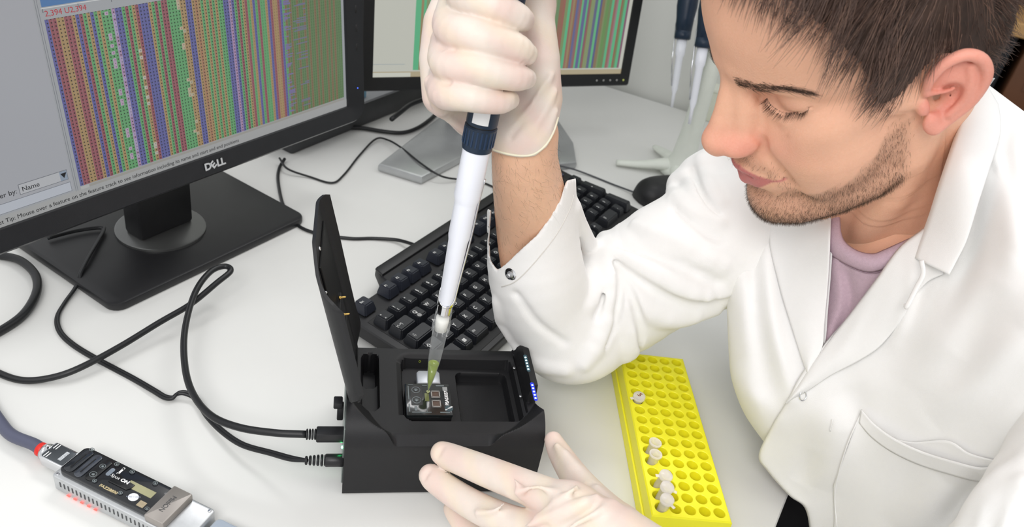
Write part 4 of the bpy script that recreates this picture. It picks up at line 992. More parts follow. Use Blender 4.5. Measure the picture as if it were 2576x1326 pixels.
both(C3, [(92, 24, -26), (84, 32, -43), (79, 34, -55)], (1.2, 1.5, .8), 8, '-', 3)
# neck, muscles
E3((-22, 0, -60), (58, 54, 60), 18); C3([(-12, 0, -60), (-26, 0, -120), (-30, 3, -205)], (50, 53, 62), 14)
both(C3, [(-14, 58, -22), (8, 42, -110), (30, 12, -198)], (9, 10, 10), 14)
C3([(34, 0, -95), (34, 0, -130), (32, 0, -200)], (10, 11, 10), 14); E3((46, 0, -128), (7, 9, 11), 8)
# ear
eR = np.array([[-.80, .6, 0], [.6, .80, 0], [0, 0, 1]])
both(lambda c, *a, **k: E3(c, *a, R=(eR if c[1] > 0 else eR*np.array([[1], [-1], [1]])), **k), (-7, 76, 6), (18, 4.0, 27), 4)
both(C3, [(5, 74, 8), (4, 77, 20), (-2, 81, 30), (-12, 85.5, 34), (-21, 89, 27), (-24, 90, 13), (-19, 86, -5), (-9, 80, -17), (0, 77, -22)], (2.8, 3.4, 3.6, 3.8, 3.9, 3.6, 3.2, 3.6, 4.6), 2, '+', 4)
both(E3, (1, 77, -16), (7, 4.2, 8), 4)
both(E3, (-6, 83.5, 0), (9.5, 8.5, 13), 2.5, '-'); both(E3, (-7, 87, 22), (10, 4, 7), 3, '-')
both(C3, [(-17, 85, 22), (-17, 86, 10), (-14, 83.5, -4), (-7, 81, -12)], (2.6, 2.6, 2.6, 2.4), 3, '+', 3)
both(E3, (6.5, 75.5, -2), (4.5, 3.2, 6), 3); both(C3, [(5, 76, 9), (-3, 79, 7), (-10, 80, 6)], (1.8, 1.6, 1.2), 2)
both(E3, (-2, 76, -1), (5, 7, 7), 3, '-')
V, Fq = hd.mesh()
Vmm = V*1000; f_, l_, u_ = Vmm.T; al = np.abs(l_)
def gs(c, r): return np.exp(-(((f_-c[0])/r[0])**2+((al-c[1])/r[1])**2+((u_-c[2])/r[2])**2))
skin = np.array(lin('e8b497')[:3]); pink = np.array(lin('df8c7e')[:3]); lipc = np.array(lin('bf6f70')[:3]); beard = np.array(lin('8f6c56')[:3]); earc = np.array(lin('e8998a')[:3]); lidc = np.array(lin('cf937c')[:3])
Cc = np.tile(skin, (len(V), 1))
def blend(m, c): Cc[:] = Cc*(1-m[:, None])+c*m[:, None]
blend(.85*np.clip(gs((101, 14, -17), (13, 12, 12)), 0, 1), pink); blend(.5*gs((114, 0, -14), (10, 14, 14)), pink); blend(.28*gs((78, 36, -18), (20, 18, 16)), pink)
ear_m = sstep(al, 73, 78)*(f_ < 14)*(u_ > -32)*(u_ < 45); blend(.75*ear_m, earc); blend(.6*gs((-3, 77, 0), (8, 6, 12)), np.array(lin('b8574c')[:3]))
blend(.5*gs((77, 35, 20), (8, 17, 9)), lidc)
def beard_mask(f, l, u):
    a_ = np.abs(l); nz = 3*np.sin(f*.6+u*.3)+2*np.sin(a_*.9-u*.5)
    low = sstep(-u+nz, 72, 88)                                            # chin and under the jaw
    line = -36+(-28)*sstep(f, 92, 60)*0-(f-60)*.55
    upper = np.interp(f, [5, 15, 30, 50, 66, 80, 100], [-2, -8, -26, -44, -56, -66, -72])
    side = sstep(upper-u+nz*.7, 0, 10)*sstep(f, 2, 14)
    must = np.exp(-((u+40+a_*.18)/6.5)**2)*sstep(f, 78, 88)*sstep(33-a_, 0, 6)*.95
    lipz = np.exp(-((u+55.5)/11)**4)*sstep(24-a_, -2, 4)*sstep(f, 80, 88)
    edge = 1.0
    cor = np.exp(-((u+56)/11)**2-((a_-32)/4.5)**2)*.5*sstep(f, 68, 76)
    jawback = 1-sstep(-u, np.interp(f, [0, 20, 45, 70, 100], [66, 86, 100, 112, 125]), np.interp(f, [0, 20, 45, 70, 100], [78, 100, 116, 126, 140]))
    return np.clip(np.maximum(np.maximum(low, side), np.maximum(must, cor))*(1-lipz*.98)*edge*jawback*sstep(f, 3, 16), 0, 1)
bm_ = beard_mask(f_, l_, u_); blend(bm_*.36, beard)

lu = np.interp(al, [0, 5, 15, 26], [-44.2, -43.2, -47, -51]); ll = np.interp(al, [0, 14, 26], [-68.5, -65, -53])
lipm = sstep(lu-u_, -.8, .8)*sstep(u_-ll, -.8, .8)*sstep(f_, 79, 83); blend(lipm*.9, lipc)
for m_ in ((84, 40, -4, 1.7), (66, 47, -22, .8), (60, 52, 2, .8)):
    if True: blend(.55*np.exp(-(((f_-m_[0])/(m_[3]*3))**2+((l_-m_[1])/m_[3])**2+((u_-m_[2])/m_[3])**2)), np.array(lin('a8664c')[:3]))
Cc = np.clip(Cc+rng.normal(0, .006, (len(V), 1)), 0, 1)
headV, headF, headC = hw(V), Fq, Cc
M_skin = mat('skin', 'e0a88a', .48, var=.035, scale=45, bump=.35, bscale=900, sss=.22, sssr=(1, .35, .2), attr='col', spec=.35)
if 'BODYX' not in globals(): BODYX = []

# hair
hairV = V[:]; 
def skinline(f, l, u):
    lo = np.interp(f, [-100, -60, -32, -20, -6, 8, 18, 25, 32, 42, 50, 60, 72, 90, 112], [-62, -58, -34, 4, 36, 26, 8, 0, 10, 34, 52, 70, 86, 104, 120])
    return sstep(u-lo, -1, 5)
def hairline(f, l, u):
    a_ = np.abs(l)
    # front/temple outline: hair where u is above this height
    lo = np.interp(f, [-100, -60, -32, -20, -6, 8, 18, 27, 34, 42, 50, 60, 72, 90, 112], [-62, -58, -34, 4, 36, 26, 10, 3, 12, 38, 58, 78, 98, 118, 135])
    return sstep(u-lo, -1, 5)
hc = Clay((-.125, -.098, -.075), (.13, .098, .165), .0028, cap=.014)
def HE(c, r, k=8, op='+'): hc.ell(np.array(c)*mm, np.array(r)*mm, k*mm, op)
HE((2, 0, 52), (104, 79, 92)); HE((36, 0, 84), (80, 68, 58), 14); HE((48, 12, 112), (62, 52, 34), 14); HE((-28, 0, 5), (72, 68, 62), 14)
hV, hF = hc.mesh(); hm = hairline(*(hV*1000).T)
keep = (hm[hF] > .5).all(1) ; hF2 = hF[keep]
used_ = np.unique(hF2); rem = -np.ones(len(hV), int); rem[used_] = np.arange(len(used_))
M_hair = mat('dark_brown_hair', '3c2c24', .55, var=.3, scale=80, spec=.4)
M_hair2 = mat('brown_hair_strand', '58433a', .42, var=.35, scale=60, spec=.5)
capV = hV[used_]; cm = hm[used_]; capV = capV*(1-.03*(cm < .9))[:, None]
obj('hair_base', (hw(capV), rem[hF2]), M_hair, man, world=PO)
def flow(p):
    f, l, u = (p*1000).T; s_ = np.sign(l)
    top = sstep(u, 60, 105); front = sstep(f, 20, 80)
    d = np.stack([.75*np.ones_like(f)*sstep(f, -40, 20)-.1-.5*sstep(-f, 10, 70), .30*top+.12*np.sign(l)*(1-top), -.20-.36*(1-top)], 1)
    d[:, 2] += -.1*front
    return d
def hair_layer(n, lo_len, hi_len, r, lift, mat_, name, bend=.35, wf=None):
    p, nr = scatter(hV, hF2, (lambda c, q: hairline(*(c*1000).T)*(1+0*c[:, 0])) if wf is None else wf, n)
    d = flow(p); d = d-(d*nr).sum(1)[:, None]*nr; d /= np.linalg.norm(d, axis=1)[:, None]+1e-9
    cl = np.stack([np.sin(p[:, 0]*170+p[:, 2]*90), np.sin(p[:, 1]*150+p[:, 0]*60+1), np.sin(p[:, 2]*140+p[:, 1]*80+2)], 1)*.28
    d = d+cl+nr*lift+rng.normal(0, .10, d.shape)
    ln = rng.uniform(lo_len, hi_len, n)*np.interp(p[:, 2]*1000, [-60, 0, 40, 90, 130], [.28, .42, .62, 1, 1.1])*np.interp(p[:, 0]*1000, [50, 90], [1, .55])
    V_, F_ = strands(hw(p-nr*.002), (HM @ d.T).T, ln, r, 5, bend=(HM @ (-nr*bend+np.array([.1, .05, -.25])).T).T, taper=.12)
    obj(name, (V_, F_), mat_, man, world=PO)['kind'] = 'stuff'
hair_layer(9000, .022, .046, .00028, .30, M_hair2, 'hair')
hair_layer(1800, .025, .050, .00022, .42, mat('hair_sheen_strand', '806455', .4, var=.3, spec=.5), 'hair')
# edge hairs on the temple and over the forehead grow from the skin
def edge_w(c, q): h = skinline(*(c*1000).T); f, l, u = (c*1000).T; return sstep(h, .05, .5)*(u > -30)*(f > -40)*(np.abs(l) < 78)
p, nr = scatter(V, Fq, edge_w, 5200); d = flow(p); d = d-(d*nr).sum(1)[:, None]*nr+nr*.25+rng.normal(0, .16, d.shape)
V_, F_ = strands(hw(p), (HM @ d.T).T, rng.uniform(.006, .018, len(p)), .00017, 4, bend=(HM @ (-nr*.4+np.array([.1, 0, -.3])).T).T)
obj('hair', (V_, F_), M_hair2, man, world=PO)['kind'] = 'stuff'
# stubble
p, nr = scatter(V, Fq, lambda c, q: beard_mask(*(c*1000).T)**1.5*(.45+1.3*sstep(-(c*1000)[:, 2]-np.interp((c*1000)[:, 0], [0, 30, 60, 90], [50, 68, 82, 84]), 0, 22)), 17000)
d = nr*.55+np.array([.25, 0, -.75])+rng.normal(0, .22, p.shape)
V_, F_ = strands(hw(p-nr*.0003), (HM @ d.T).T, rng.uniform(.0016, .0040, len(p)), .00007, 1, taper=.3)
M_beard = mat('stubble_hair', '5a4638', .6, var=.3, scale=300)
obj('beard', (V_, F_), M_beard, man, world=PO)['kind'] = 'stuff'
# eyebrows and lashes
hd_bv = BVHTree.FromPolygons([tuple(q) for q in V], [tuple(q) for q in Fq.tolist()])
def onskin(c):
    out = []; nn = []
    for q in c:
        lo_, no_, _, _ = hd_bv.find_nearest(Vector(q)); out.append(lo_); nn.append(no_)
    return np.array(out), np.array(nn)
br = []; M_brow = mat('brow_hair', '4a362b', .55, var=.3, scale=200)
for s_ in (1, -1):
    cl = crom([(95, 12*s_, 37), (87, 25*s_, 38), (78, 41*s_, 39), (68, 55*s_, 34)], 20); t_ = rng.random(520)
    c = np.array([np.interp(t_, np.linspace(0, 1, len(cl)), cl[:, i]) for i in range(3)]).T; c[:, 2] += rng.normal(0, 1, 520)*np.interp(t_, [0, .3, 1], [2.2, 1.9, .9]); br.append((c*mm, t_, s_))
for c, t_, s_ in br:
    p, nr = onskin(c); d = np.stack([-.35*np.ones(len(p)), s_*(.75+0*t_), .35-.7*t_], 1); d = d-(d*nr).sum(1)[:, None]*nr+nr*.18+rng.normal(0, .12, p.shape)
    V_, F_ = strands(hw(p), (HM @ d.T).T, rng.uniform(.0045, .008, len(p)), 0.0001, 3, bend=(HM @ (-nr*.25).T).T); obj('eyebrow', (V_, F_), M_brow, man, world=PO)['kind'] = 'stuff'
for s_ in (1, -1):
    cl = crom([(81, 19*s_, 16), (80.5, 25*s_, 13), (77.5, 34*s_, 11.5), (73, 43*s_, 15), (67.5, 49*s_, 19.5)], 20); t_ = rng.random(210)
    c = np.array([np.interp(t_, np.linspace(0, 1, len(cl)), cl[:, i]) for i in range(3)]).T*mm; p, nr = onskin(c)
    d = np.stack([.75*np.ones(len(p)), s_*np.interp(t_, [0, 1], [-.25, .65]), -.65*np.ones(len(p))], 1)+rng.normal(0, .08, p.shape)
    V_, F_ = strands(hw(p), (HM @ d.T).T, rng.uniform(.005, .0082, len(p)), .0001, 4, bend=(HM @ np.tile([.1, 0, .55], (len(p), 1)).T).T); obj('eyelash', (V_, F_), M_hair, man, world=PO)['kind'] = 'stuff'
if 'NOBODY' in globals(): obj('body', (headV, headF), M_skin, man, world=PO, cols=np.column_stack([headC, np.ones(len(headC))]))
# ------------------------------------------------------------------ right arm: bare forearm, gloved fist around the pipette
ar = Clay((-.06, .46, -.02), (.20, .70, .34), .0022, cap=.014)
fore = [D(1322, 340, .592), D(1320, 400, .608), D(1330, 480, .650), D(1340, 560, .688), D(1352, 650, .714), D(1375, 740, .738), D(1410, 820, .754)]
ar.chain(fore, [.0245, .0252, .0290, .0318, .0335, .035, .036], .01, sm=3)
aV, aF = ar.mesh()
# torso, shoulders and upper arm under the clothes (coarse; all of it covered)
bt = Clay((.02, .20, -.20), (.62, 1.0, .36), .009, cap=.03)
bt.chain([(.52, .53, -.06), (.49, .55, .02), (.44, .60, .10)], [.110, .115, .085], .04)
bt.chain([(.40, .47, .12), (.37, .61, .16), (.345, .68, .14)], [.055, .062, .045], .03)
bt.cone((.32, .60, .21), (.38, .60, .10), .058, .08, .03)
bt.chain([(.37, .61, .16), D(1900, 560, .785), D(1800, 600, .785), D(1600, 715, .782), D(1480, 800, .772), fore[-1]], [.05, .046, .042, .038, .034, .032], .015)
bt.chain([(.41, .465, .12), D(2850, 1130, .482), D(2780, 1240, .488), D(2650, 1370, .492), D(2540, 1480, .505), D(2300, 1580, .503), D(2000, 1590, .492), D(1790, 1520, .489)], [.048, .044, .042, .037, .034, .031, .028, .026], .02)
bt.plane((0, 0, 0), (0, 0, -1)) if False else None
tV, tF = bt.mesh(0)
bodyV = np.concatenate([headV, aV, tV]); bodyF = np.concatenate([headF, aF+len(headV), tF+len(headV)+len(aV)])
armcol = np.array(lin('e9bc9d')[:3])
aC = np.clip(np.tile(armcol, (len(aV), 1))*(1+.06*np.sin(aV[:, 2:3]*60)+rng.normal(0, .012, (len(aV), 1))), 0, 1)
bC = np.concatenate([headC, aC, np.tile(skin, (len(tV), 1))])
obj('body', (bodyV, bodyF), M_skin, man, world=PO, cols=np.column_stack([bC, np.ones(len(bC))]))
fd = fore[0]-fore[4]; fd /= np.linalg.norm(fd)
p, nr = scatter(aV, aF, lambda c, q: sstep(c[:, 2], .03, .08)*(1-sstep(c[:, 2], .27, .30))*(.35+.65*(np.sin(c[:, 2]*50+1)*.5+.5)), 1500)
d = nr*.35-fd*.35+np.array([.5, .1, -.3])*.5+rng.normal(0, .28, p.shape); d = d-(d*nr).sum(1)[:, None]*nr*.6
V_, F_ = strands(p, d, rng.uniform(.005, .012, len(p)), .000045, 4, bend=-nr*.5+rng.normal(0, .35, p.shape), jitter=.03)
obj('arm_hair', (V_, F_), mat('arm_hair_brown', '4a3428', .6, var=.2), man, world=PO)['kind'] = 'stuff'

M_glove = mat('latex_glove', 'efe0d2', .50, var=.03, scale=70, bump=.25, bscale=420, sss=.25, sssr=(1, .6, .45), attr='col', spec=.4)
def glovecol(V, spots=()):
    c = np.tile(np.array(lin('e3d6cb')[:3]), (len(V), 1)); pk = np.array(lin('e0bfb5')[:3]); yl = np.array(lin('e6dabc')[:3])
    n1 = .5+.5*np.sin(V[:, 0]*160+V[:, 1]*90+1.3*np.sin(V[:, 2]*120)); c = c*(1-.5*n1[:, None])+pk*.5*n1[:, None]
    n2 = np.clip(np.sin(V[:, 2]*210+V[:, 0]*130+2), 0, 1); c = c*(1-.3*n2[:, None])+yl*.3*n2[:, None]
    return np.column_stack([c, np.ones(len(V))])
def G(u, v, t): return D(u, v, t)
gl = Clay((-.115, .40, .22), (.055, .66, .44), .0014, cap=.012)
K = .0035
# back of the hand and palm
gl.chain([G(1150, -20, .565), G(1118, 60, .566), G(1108, 150, .566), G(1112, 240, .560)], [.014, .0150, .0150, .0140], .012)
gl.chain([G(1350, -60, .552), G(1358, 40, .556), G(1366, 150, .562), G(1362, 250, .572), G(1338, 330, .584)], [.008, .0098, .0118, .0145, .0185], .012)
gl.chain([G(1180, 20, .585), G(1200, 150, .588), G(1240, 250, .590), G(1300, 330, .592)], [.016, .018, .020, .021], .014)
gl.chain([G(1320, 0, .585), G(1320, 120, .585), G(1330, 240, .588)], [.016, .018, .020], .014)
gl.chain([G(1120, 250, .575), G(1180, 300, .588), G(1270, 350, .594)], [.010, .012, .016], .012)
gl.chain([G(1318, 335, .592), G(1320, 385, .603)], [.0262, .0266], .010)
# the fingers, wrapped from the knuckles on the left across the handle
fing = [([(1176, -72, .542), (1158, -22, .512), (1225, 6, .495), (1294, 40, .501), (1316, 50, .509)], [.0108, .0110, .0108, .0092, .0074]),
        ([(1140, 20, .545), (1134, 72, .514), (1200, 90, .496), (1290, 117, .501), (1326, 136, .510)], [.0112, .0116, .0108, .0094, .0070]),
        ([(1122, 104, .546), (1122, 158, .516), (1195, 172, .499), (1290, 194, .505), (1324, 198, .514)], [.0108, .0110, .0102, .0087, .0066]),
        ([(1116, 186, .548), (1116, 232, .522), (1170, 243, .506), (1250, 257, .512), (1284, 252, .520)], [.0100, .0104, .0094, .0078, .0060])]
for pts, r in fing: gl.chain([G(*q) for q in pts], r, .0024, sm=4)
# thumb on top, mostly out of the picture
gl.chain([G(1360, 10, .556), G(1350, -70, .540), G(1300, -120, .525)], [.0100, .0120, .010], .006)
# fingertip pads, nails and pleats of the latex
for pts, r in fing:
    a, b = G(*pts[-1]), G(*pts[-2]); q = G(pts[-1][0]-4, pts[-1][1]-8, pts[-1][2]-.006); gl.ell(q, (.0045, .0045, .0030), .003)
for a, b, r in (((1105, 118, .500), (1140, 124, .498), .0012), ((1100, 205, .505), (1130, 208, .503), .0012), ((1085, 95, .515), (1112, 120, .505), .0010)):
    gl.chain([G(*a), G(*b)], r, .003, '-')
for pts in ([(1388, 190, .552), (1345, 260, .556), (1290, 330, .568)], [(1398, 230, .556), (1360, 300, .561), (1310, 352, .570)], [(1400, 280, .562), (1372, 330, .568), (1330, 368, .575)],
            [(1085, 250, .538), (1110, 285, .560), (1160, 322, .575)], [(1072, 200, .530), (1085, 245, .540), (1115, 280, .555)], [(1130, 300, .570), (1175, 330, .580), (1230, 362, .583)], [(1245, 300, .575), (1275, 340, .575), (1300, 372, .580)]):
    gl.chain([G(q[0], q[1], q[2]+.0012) for q in pts], [.0004, .0014, .0005], .006, sm=3)
for pts in ([(1380, 215, .552), (1335, 280, .558), (1285, 345, .566)], [(1394, 262, .556), (1362, 320, .560)], [(1335, 60, .535), (1342, 85, .540)]):
    gl.chain([G(*q) for q in pts], .0007, .004, '-')
GC = [(1100, 395), (1180, 372), (1222, 372), (1245, 383), (1275, 392), (1310, 397), (1345, 393), (1375, 370), (1395, 335), (1406, 300), (1412, 270), (1520, 240), (1520, 800), (1050, 800)]
x, y, z = gl.ax[0][:, None, None], gl.ax[1][None, :, None], gl.ax[2][None, None, :]
qx, qy, qz = x-CP[0], y-CP[1], z-CP[2]; cz = RM[2][0]*qx+RM[2][1]*qy+RM[2][2]*qz
cu = 1288+FPX*(RM[0][0]*qx+RM[0][1]*qy+RM[0][2]*qz)/cz; cv = 663-FPX*(RM[1][0]*qx+RM[1][1]*qy+RM[1][2]*qz)/cz
gl.F = np.maximum(gl.F, np.clip(-sdpoly(cu, cv, GC)*cz/FPX, -1, .012)).astype(np.float32)
gv, gf = gl.mesh()
glo = obj('glove', (gv, gf), M_glove, man, world=PO, cols=glovecol(gv), label='off-white latex glove closed around the pipette')
gbv = BVHTree.FromPolygons([tuple(q) for q in gv], [tuple(q) for q in gf.tolist()]); lp = []
for u, v, _ in crom([(1226, 370, 0), (1245, 380, 0), (1275, 389, 0), (1310, 394, 0), (1343, 390, 0), (1373, 367, 0), (1392, 335, 0), (1403, 300, 0)], 5):
    d_ = Vector(_ray(u, v-2.5).tolist()).normalized(); h = gbv.ray_cast(Vector(CP.tolist()), d_)
    if h[0] is not None: lp.append(np.array(h[0]))
if len(lp) > 6:
    lp = np.array(lp); cc_ = G(1318, 360, .598); axw = fore[0]-fore[2]; axw /= np.linalg.norm(axw)
    bk_ = np.array([2*(cc_+((p-cc_) @ axw)*axw)-p for p in lp])
    v, f = tube(np.vstack([lp, bk_, lp[:2]]), .0009, 8, cap=False); obj('glove_cuff_rim', (v, f), mat('glove_rim', 'f0e6ce', .45, var=.03, sss=.2), man, world=PO)

# ------------------------------------------------------------------ the pipette in the fist
tip0 = D(1073.5, 984, .660); tip0[2] = max(tip0[2], .0)
T_ = FC.w(.0185, .0262, .0125+.0006)
top_ = D(1206, 340, .552); ax_ = top_-T_; LP = np.linalg.norm(ax_); ax_ /= LP
def pz_at(u, v):        # distance along the pipette axis for a picture point
    d = _ray(u, v); n_ = np.cross(np.cross(ax_, d), d); return float(((CP-T_) @ n_)/(ax_ @ n_))
pip = thing('pipette', 'pipette with white shaft and navy collar held upright over the flow cell', 'pipette', loc=T_.tolist())
PM = axM((0, 0, 0), ax_, RM[0])
zz = lambda v: pz_at(1100, v) if False else None
sA = pz_at(1110, 760); sB = pz_at(1130, 590); sC = pz_at(1150, 500); sD = pz_at(1192, 372); sE = pz_at(1195, 310); sF = pz_at(1205, 250)
s1 = pz_at(1102, 818); s1b = pz_at(1106, 786); s0 = pz_at(1083, 910)
def rad(px_w, z): return px_w/2*depth(T_+ax_*z)/FPX
obj('shaft', lathe([(rad(30, sA), sA-.008), (rad(37, sA), sA), (rad(38, sA), sA+.004), (rad(50, sB), sB-.004), (rad(56, sB), sB+.001), (rad(58, sC), sC-.002), (rad(60, sC), sC+.0), (rad(68, sC), sC+.004), (rad(70, sD), sD+.002)], 32, PM), M_wpp, pip, auto=.6)
obj('tip_seat', lathe([(rad(27, s1b), s1b), (rad(30, s1b), s1b+.002), (rad(32, sA), sA-.002), (rad(32, sA), sA)], 24, PM), M_wpp, pip)
RCf = [(rad(66, sD), sD-.001), (rad(76, sD), sD), (rad(78, sD), sD+.002), (rad(82, sE), sE-.003), (rad(84, sE), sE-.001), (rad(78, sE), sE)]
obj('collar', lathe(RCf, 48, PM), M_navy, pip, auto=.5)
g = Geo()
for k in range(22):
    a_ = 2*math.pi*k/22; r0_ = rad(81, (sD+sE)/2)
    g.add(*box(0, 0, 0, .0006, .0014, (sE-sD)*.66, .0002, 1, M=PM @ Matrix.Rotation(a_, 4, 'Z') @ Matrix.Translation((r0_, 0, (sD+sE)/2+.001))))
obj('grip_rib', g, mat('navy_rib', '1c3350', .4, var=.05), pip, smooth=False)['kind'] = 'stuff'
obj('neck_groove', lathe([(rad(76, sE), sE-.001), (rad(76, sE), sE+.0012)], 32, PM), M_dark, pip)
obj('handle', lathe([(rad(80, sE), sE+.001), (rad(81, sE), sE+.003), (rad(80, sE), sE+.03), (.0115, sE+.05), (.0125, sE+.12), (.010, sE+.13)], 36, PM), M_navy, pip, auto=.6)
# ejector sleeve: thin steel strap and ring around the shaft end
obj('ejector_ring', lathe([(rad(36, sA), sA-.009), (rad(36.5, sA), sA+.001), (rad(39, sA), sA+.001), (rad(38.5, sA), sA-.009)], 32, PM), M_chrome, pip, auto=.6)
ld_ = []
for z_, w_ in ((sA-.001, 39), (sA+.02, 43), (sB, 58), (sC, 62), (sC+.02, 70)):
    a_ = -.15; r_ = rad(w_, z_)+.0003; ld_.append(tuple(PM @ Vector((r_*math.cos(a_), r_*math.sin(a_), z_))))
obj('ejector_rod', tube(crom(ld_, 5), .0007, 8), M_chrome, pip)
v = []; f = []; n_ = 36                                                           # cut-away guard curling round the shaft above the ring
for i in range(7):
    for k in range(n_):
        a_ = 2*math.pi*k/n_; hgt = (.0015+.019*((1-math.cos(a_+math.pi/2))/2)**1.2)*i/6
        v.append(tuple(PM @ Vector((rad(43, sA)*math.cos(a_), rad(43, sA)*math.sin(a_), sA+hgt-.001))))
for i in range(6):
    for k in range(n_): f.append((i*n_+k, i*n_+(k+1) % n_, (i+1)*n_+(k+1) % n_, (i+1)*n_+k))
eg = obj('ejector_guard', (v, f), M_chrome, pip); so_ = eg.modifiers.new('s', 'SOLIDIFY'); so_.thickness = .0004
v = []; f = []
for i in range(2):
    for k in range(13):
        a_ = -math.pi/2+(-.62+1.05*k/12)-.05; v.append(tuple(PM @ Vector((rad(83, sE)*math.cos(a_), rad(83, sE)*math.sin(a_), sE+.0035+.026*i))))
for k in range(12): f.append((k, k+1, 13+k+1, 13+k))
obj('label_strip', (v, f), M_white, pip)
# disposable tip with filter and green liquid
M_tip = plastic('tip_plastic', 'e6eaec', .955, .12, .34)
m_l = bpy.data.materials.new('green_liquid'); m_l.use_nodes = True; b_ = m_l.node_tree.nodes['Principled BSDF']; b_.inputs['Base Color'].default_value = lin('8ea400'); b_.inputs['Roughness'].default_value = .15; b_.inputs['Transmission Weight'].default_value = .25
nz_ = m_l.node_tree.nodes.new('ShaderNodeTexNoise'); nz_.inputs['Scale'].default_value = 200
pt = thing('pipette_tip', 'clear disposable tip with white filter and green liquid pushed on the pipette', 'pipette tip', loc=T_.tolist())
obj('tip_body', lathe([(.0006, 0), (.0009, .004), (rad(17, .012), .012), (rad(30, s0), s0+.0), (rad(32, s0), s0+.006), (rad(40, s1), s1-.004), (rad(46, s1), s1-.003), (rad(46, s1), s1+.003), (rad(42, s1), s1+.004), (rad(43, sA), sA-.008)], 28, PM, ends=False), M_tip, pt, auto=.7)
g = Geo()
for k in range(10): g.add(*box(0, 0, 0, .0005, .0009, .008, M=PM @ Matrix.Rotation(2*math.pi*k/10, 4, 'Z') @ Matrix.Translation((rad(44, s1), 0, s1-.002))))
obj('collar_rib', g, M_tip, pt, smooth=False)
obj('filter', lathe([(.0001, s1-.0045), (rad(31, s1), s1-.004), (rad(34, s1), s1+.005), (rad(33, s1), s1+.0085), (.0001, s1+.009)], 24, PM), mat('filter_white', 'f2f2ec', .8, var=.04), pt)
sL = pz_at(1083, 912)
obj('liquid', lathe([(.0004, .0005), (.0006, .004), (rad(14, .012), .012), (rad(27, sL), sL), (rad(24, sL), sL-.0006), (.0001, sL-.001)], 24, PM), m_l, pt)

# ------------------------------------------------------------------ left hand resting against the front of the device
lh = Clay((-.06, .24, .03), (.16, .50, .23), .0014, cap=.012)
fl_ = [([(1440, 1275, .530), (1330, 1228, .553), (1222, 1185, .580), (1135, 1150, .601), (1112, 1140, .605)], [.0135, .0118, .0112, .0100, .0088]),
       ([(1400, 1350, .528), (1275, 1310, .560), (1180, 1265, .584), (1100, 1212, .602), (1082, 1196, .606)], [.0130, .0116, .0108, .0098, .0086]),
       ([(1400, 1440, .530), (1280, 1400, .565), (1200, 1360, .590), (1150, 1300, .610), (1140, 1280, .614)], [.0125, .0108, .0098, .0088, .0076])]
for pts, r in fl_: lh.chain([G(*q) for q in pts], r, .003, sm=4)
lh.chain([G(1440, 1275, .530), G(1560, 1350, .505), G(1680, 1440, .485)], [.0150, .0190, .0210], .010)
lh.chain([G(1400, 1350, .528), G(1500, 1420, .505), G(1660, 1520, .485)], [.0145, .0190, .0210], .010)
lh.chain([G(1400, 1440, .530), G(1500, 1500, .505)], [.0130, .0180], .010)
lh.chain([G(1392, 1108, .640), G(1408, 1140, .630), G(1450, 1205, .600), G(1505, 1268, .565), G(1565, 1335, .535), G(1640, 1420, .50)], [.0072, .0092, .0112, .0125, .0160, .0200], .006, sm=4)
lh.chain([G(1480, 1300, .535), G(1540, 1330, .53)], [.012, .014], .012)
# wrinkles in the latex
for pts, r in (([(1280, 1185, .545), (1300, 1215, .538), (1312, 1250, .538)], .0008), ([(1300, 1240, .535), (1350, 1225, .528), (1400, 1240, .520)], .0013), ([(1350, 1300, .520), (1430, 1240, .512), (1450, 1225, .516)], .0014), ([(1395, 1315, .512), (1460, 1270, .504), (1500, 1248, .510)], .0012),
               ([(1200, 1290, .560), (1240, 1285, .550), (1270, 1265, .548)], .0012), ([(1430, 1330, .500), (1500, 1290, .496), (1540, 1265, .508)], .0012), ([(1420, 1140, .610), (1440, 1170, .598), (1450, 1180, .594)], .0010), ([(1400, 1120, .620), (1425, 1160, .606), (1480, 1225, .572), (1530, 1290, .540)], .0011),
               ([(1320, 1326, .520), (1400, 1290, .510), (1470, 1262, .506)], .0012), ([(1500, 1230, .560), (1530, 1262, .545), (1560, 1300, .53)], .0014)):
    lh.chain([G(q[0], q[1], q[2]+.0012) for q in pts], [r*.1, r*.5, r*.1] if len(pts) == 3 else r*.4, .009, sm=3)
for k in range(9):
    q = (1475+13*k, 1222+14*k, .572-.0055*k); lh.ell(G(*q), (.0022, .0022, .0022), .003)
for u, v, t in ((1100, 1133, .596), (1068, 1190, .598)):
    lh.chain([G(u+2, v+12, t), G(u+12, v-8, t)], .0010, .003, '-')
lv, lf = lh.mesh()
lg_ = obj('glove', (lv, lf), M_glove, man, world=PO, cols=glovecol(lv), label='off-white latex glove spread against the black box')
# ------------------------------------------------------------------ clothes: cloth depth by thin-plate interpolation of real distances
CT = np.array([(1790, 340, .790), (1820, 380, .770), (1822, 560, .742), (1825, 760, .722), (1835, 900, .712), (1870, 1040, .706), (1920, 1110, .700), (1985, 1247, .708), (2035, 1326, .700), (2045, 1420, .69),
    (1900, 420, .735), (1950, 600, .705), (1950, 800, .682), (1985, 950, .668), (2000, 1010, .664), (2070, 700, .655), (2075, 880, .650), (2090, 540, .652), (2110, 610, .634), (2190, 655, .613), (2190, 760, .620), (2150, 1150, .640), (2300, 1250, .605),
    (2250, 900, .604), (2300, 740, .588), (2260, 640, .600), (2350, 640, .578), (2330, 560, .585), (2420, 400, .552), (2470, 210, .590), (2576, 290, .575), (2576, 500, .520), (2576, 800, .492), (2576, 1100, .505),
    (2450, 1000, .538), (2400, 1320, .575), (2720, 300, .54), (2740, 700, .46), (2740, 1100, .47), (2720, 1420, .52), (2200, 1420, .63), (2060, 1180, .675)])
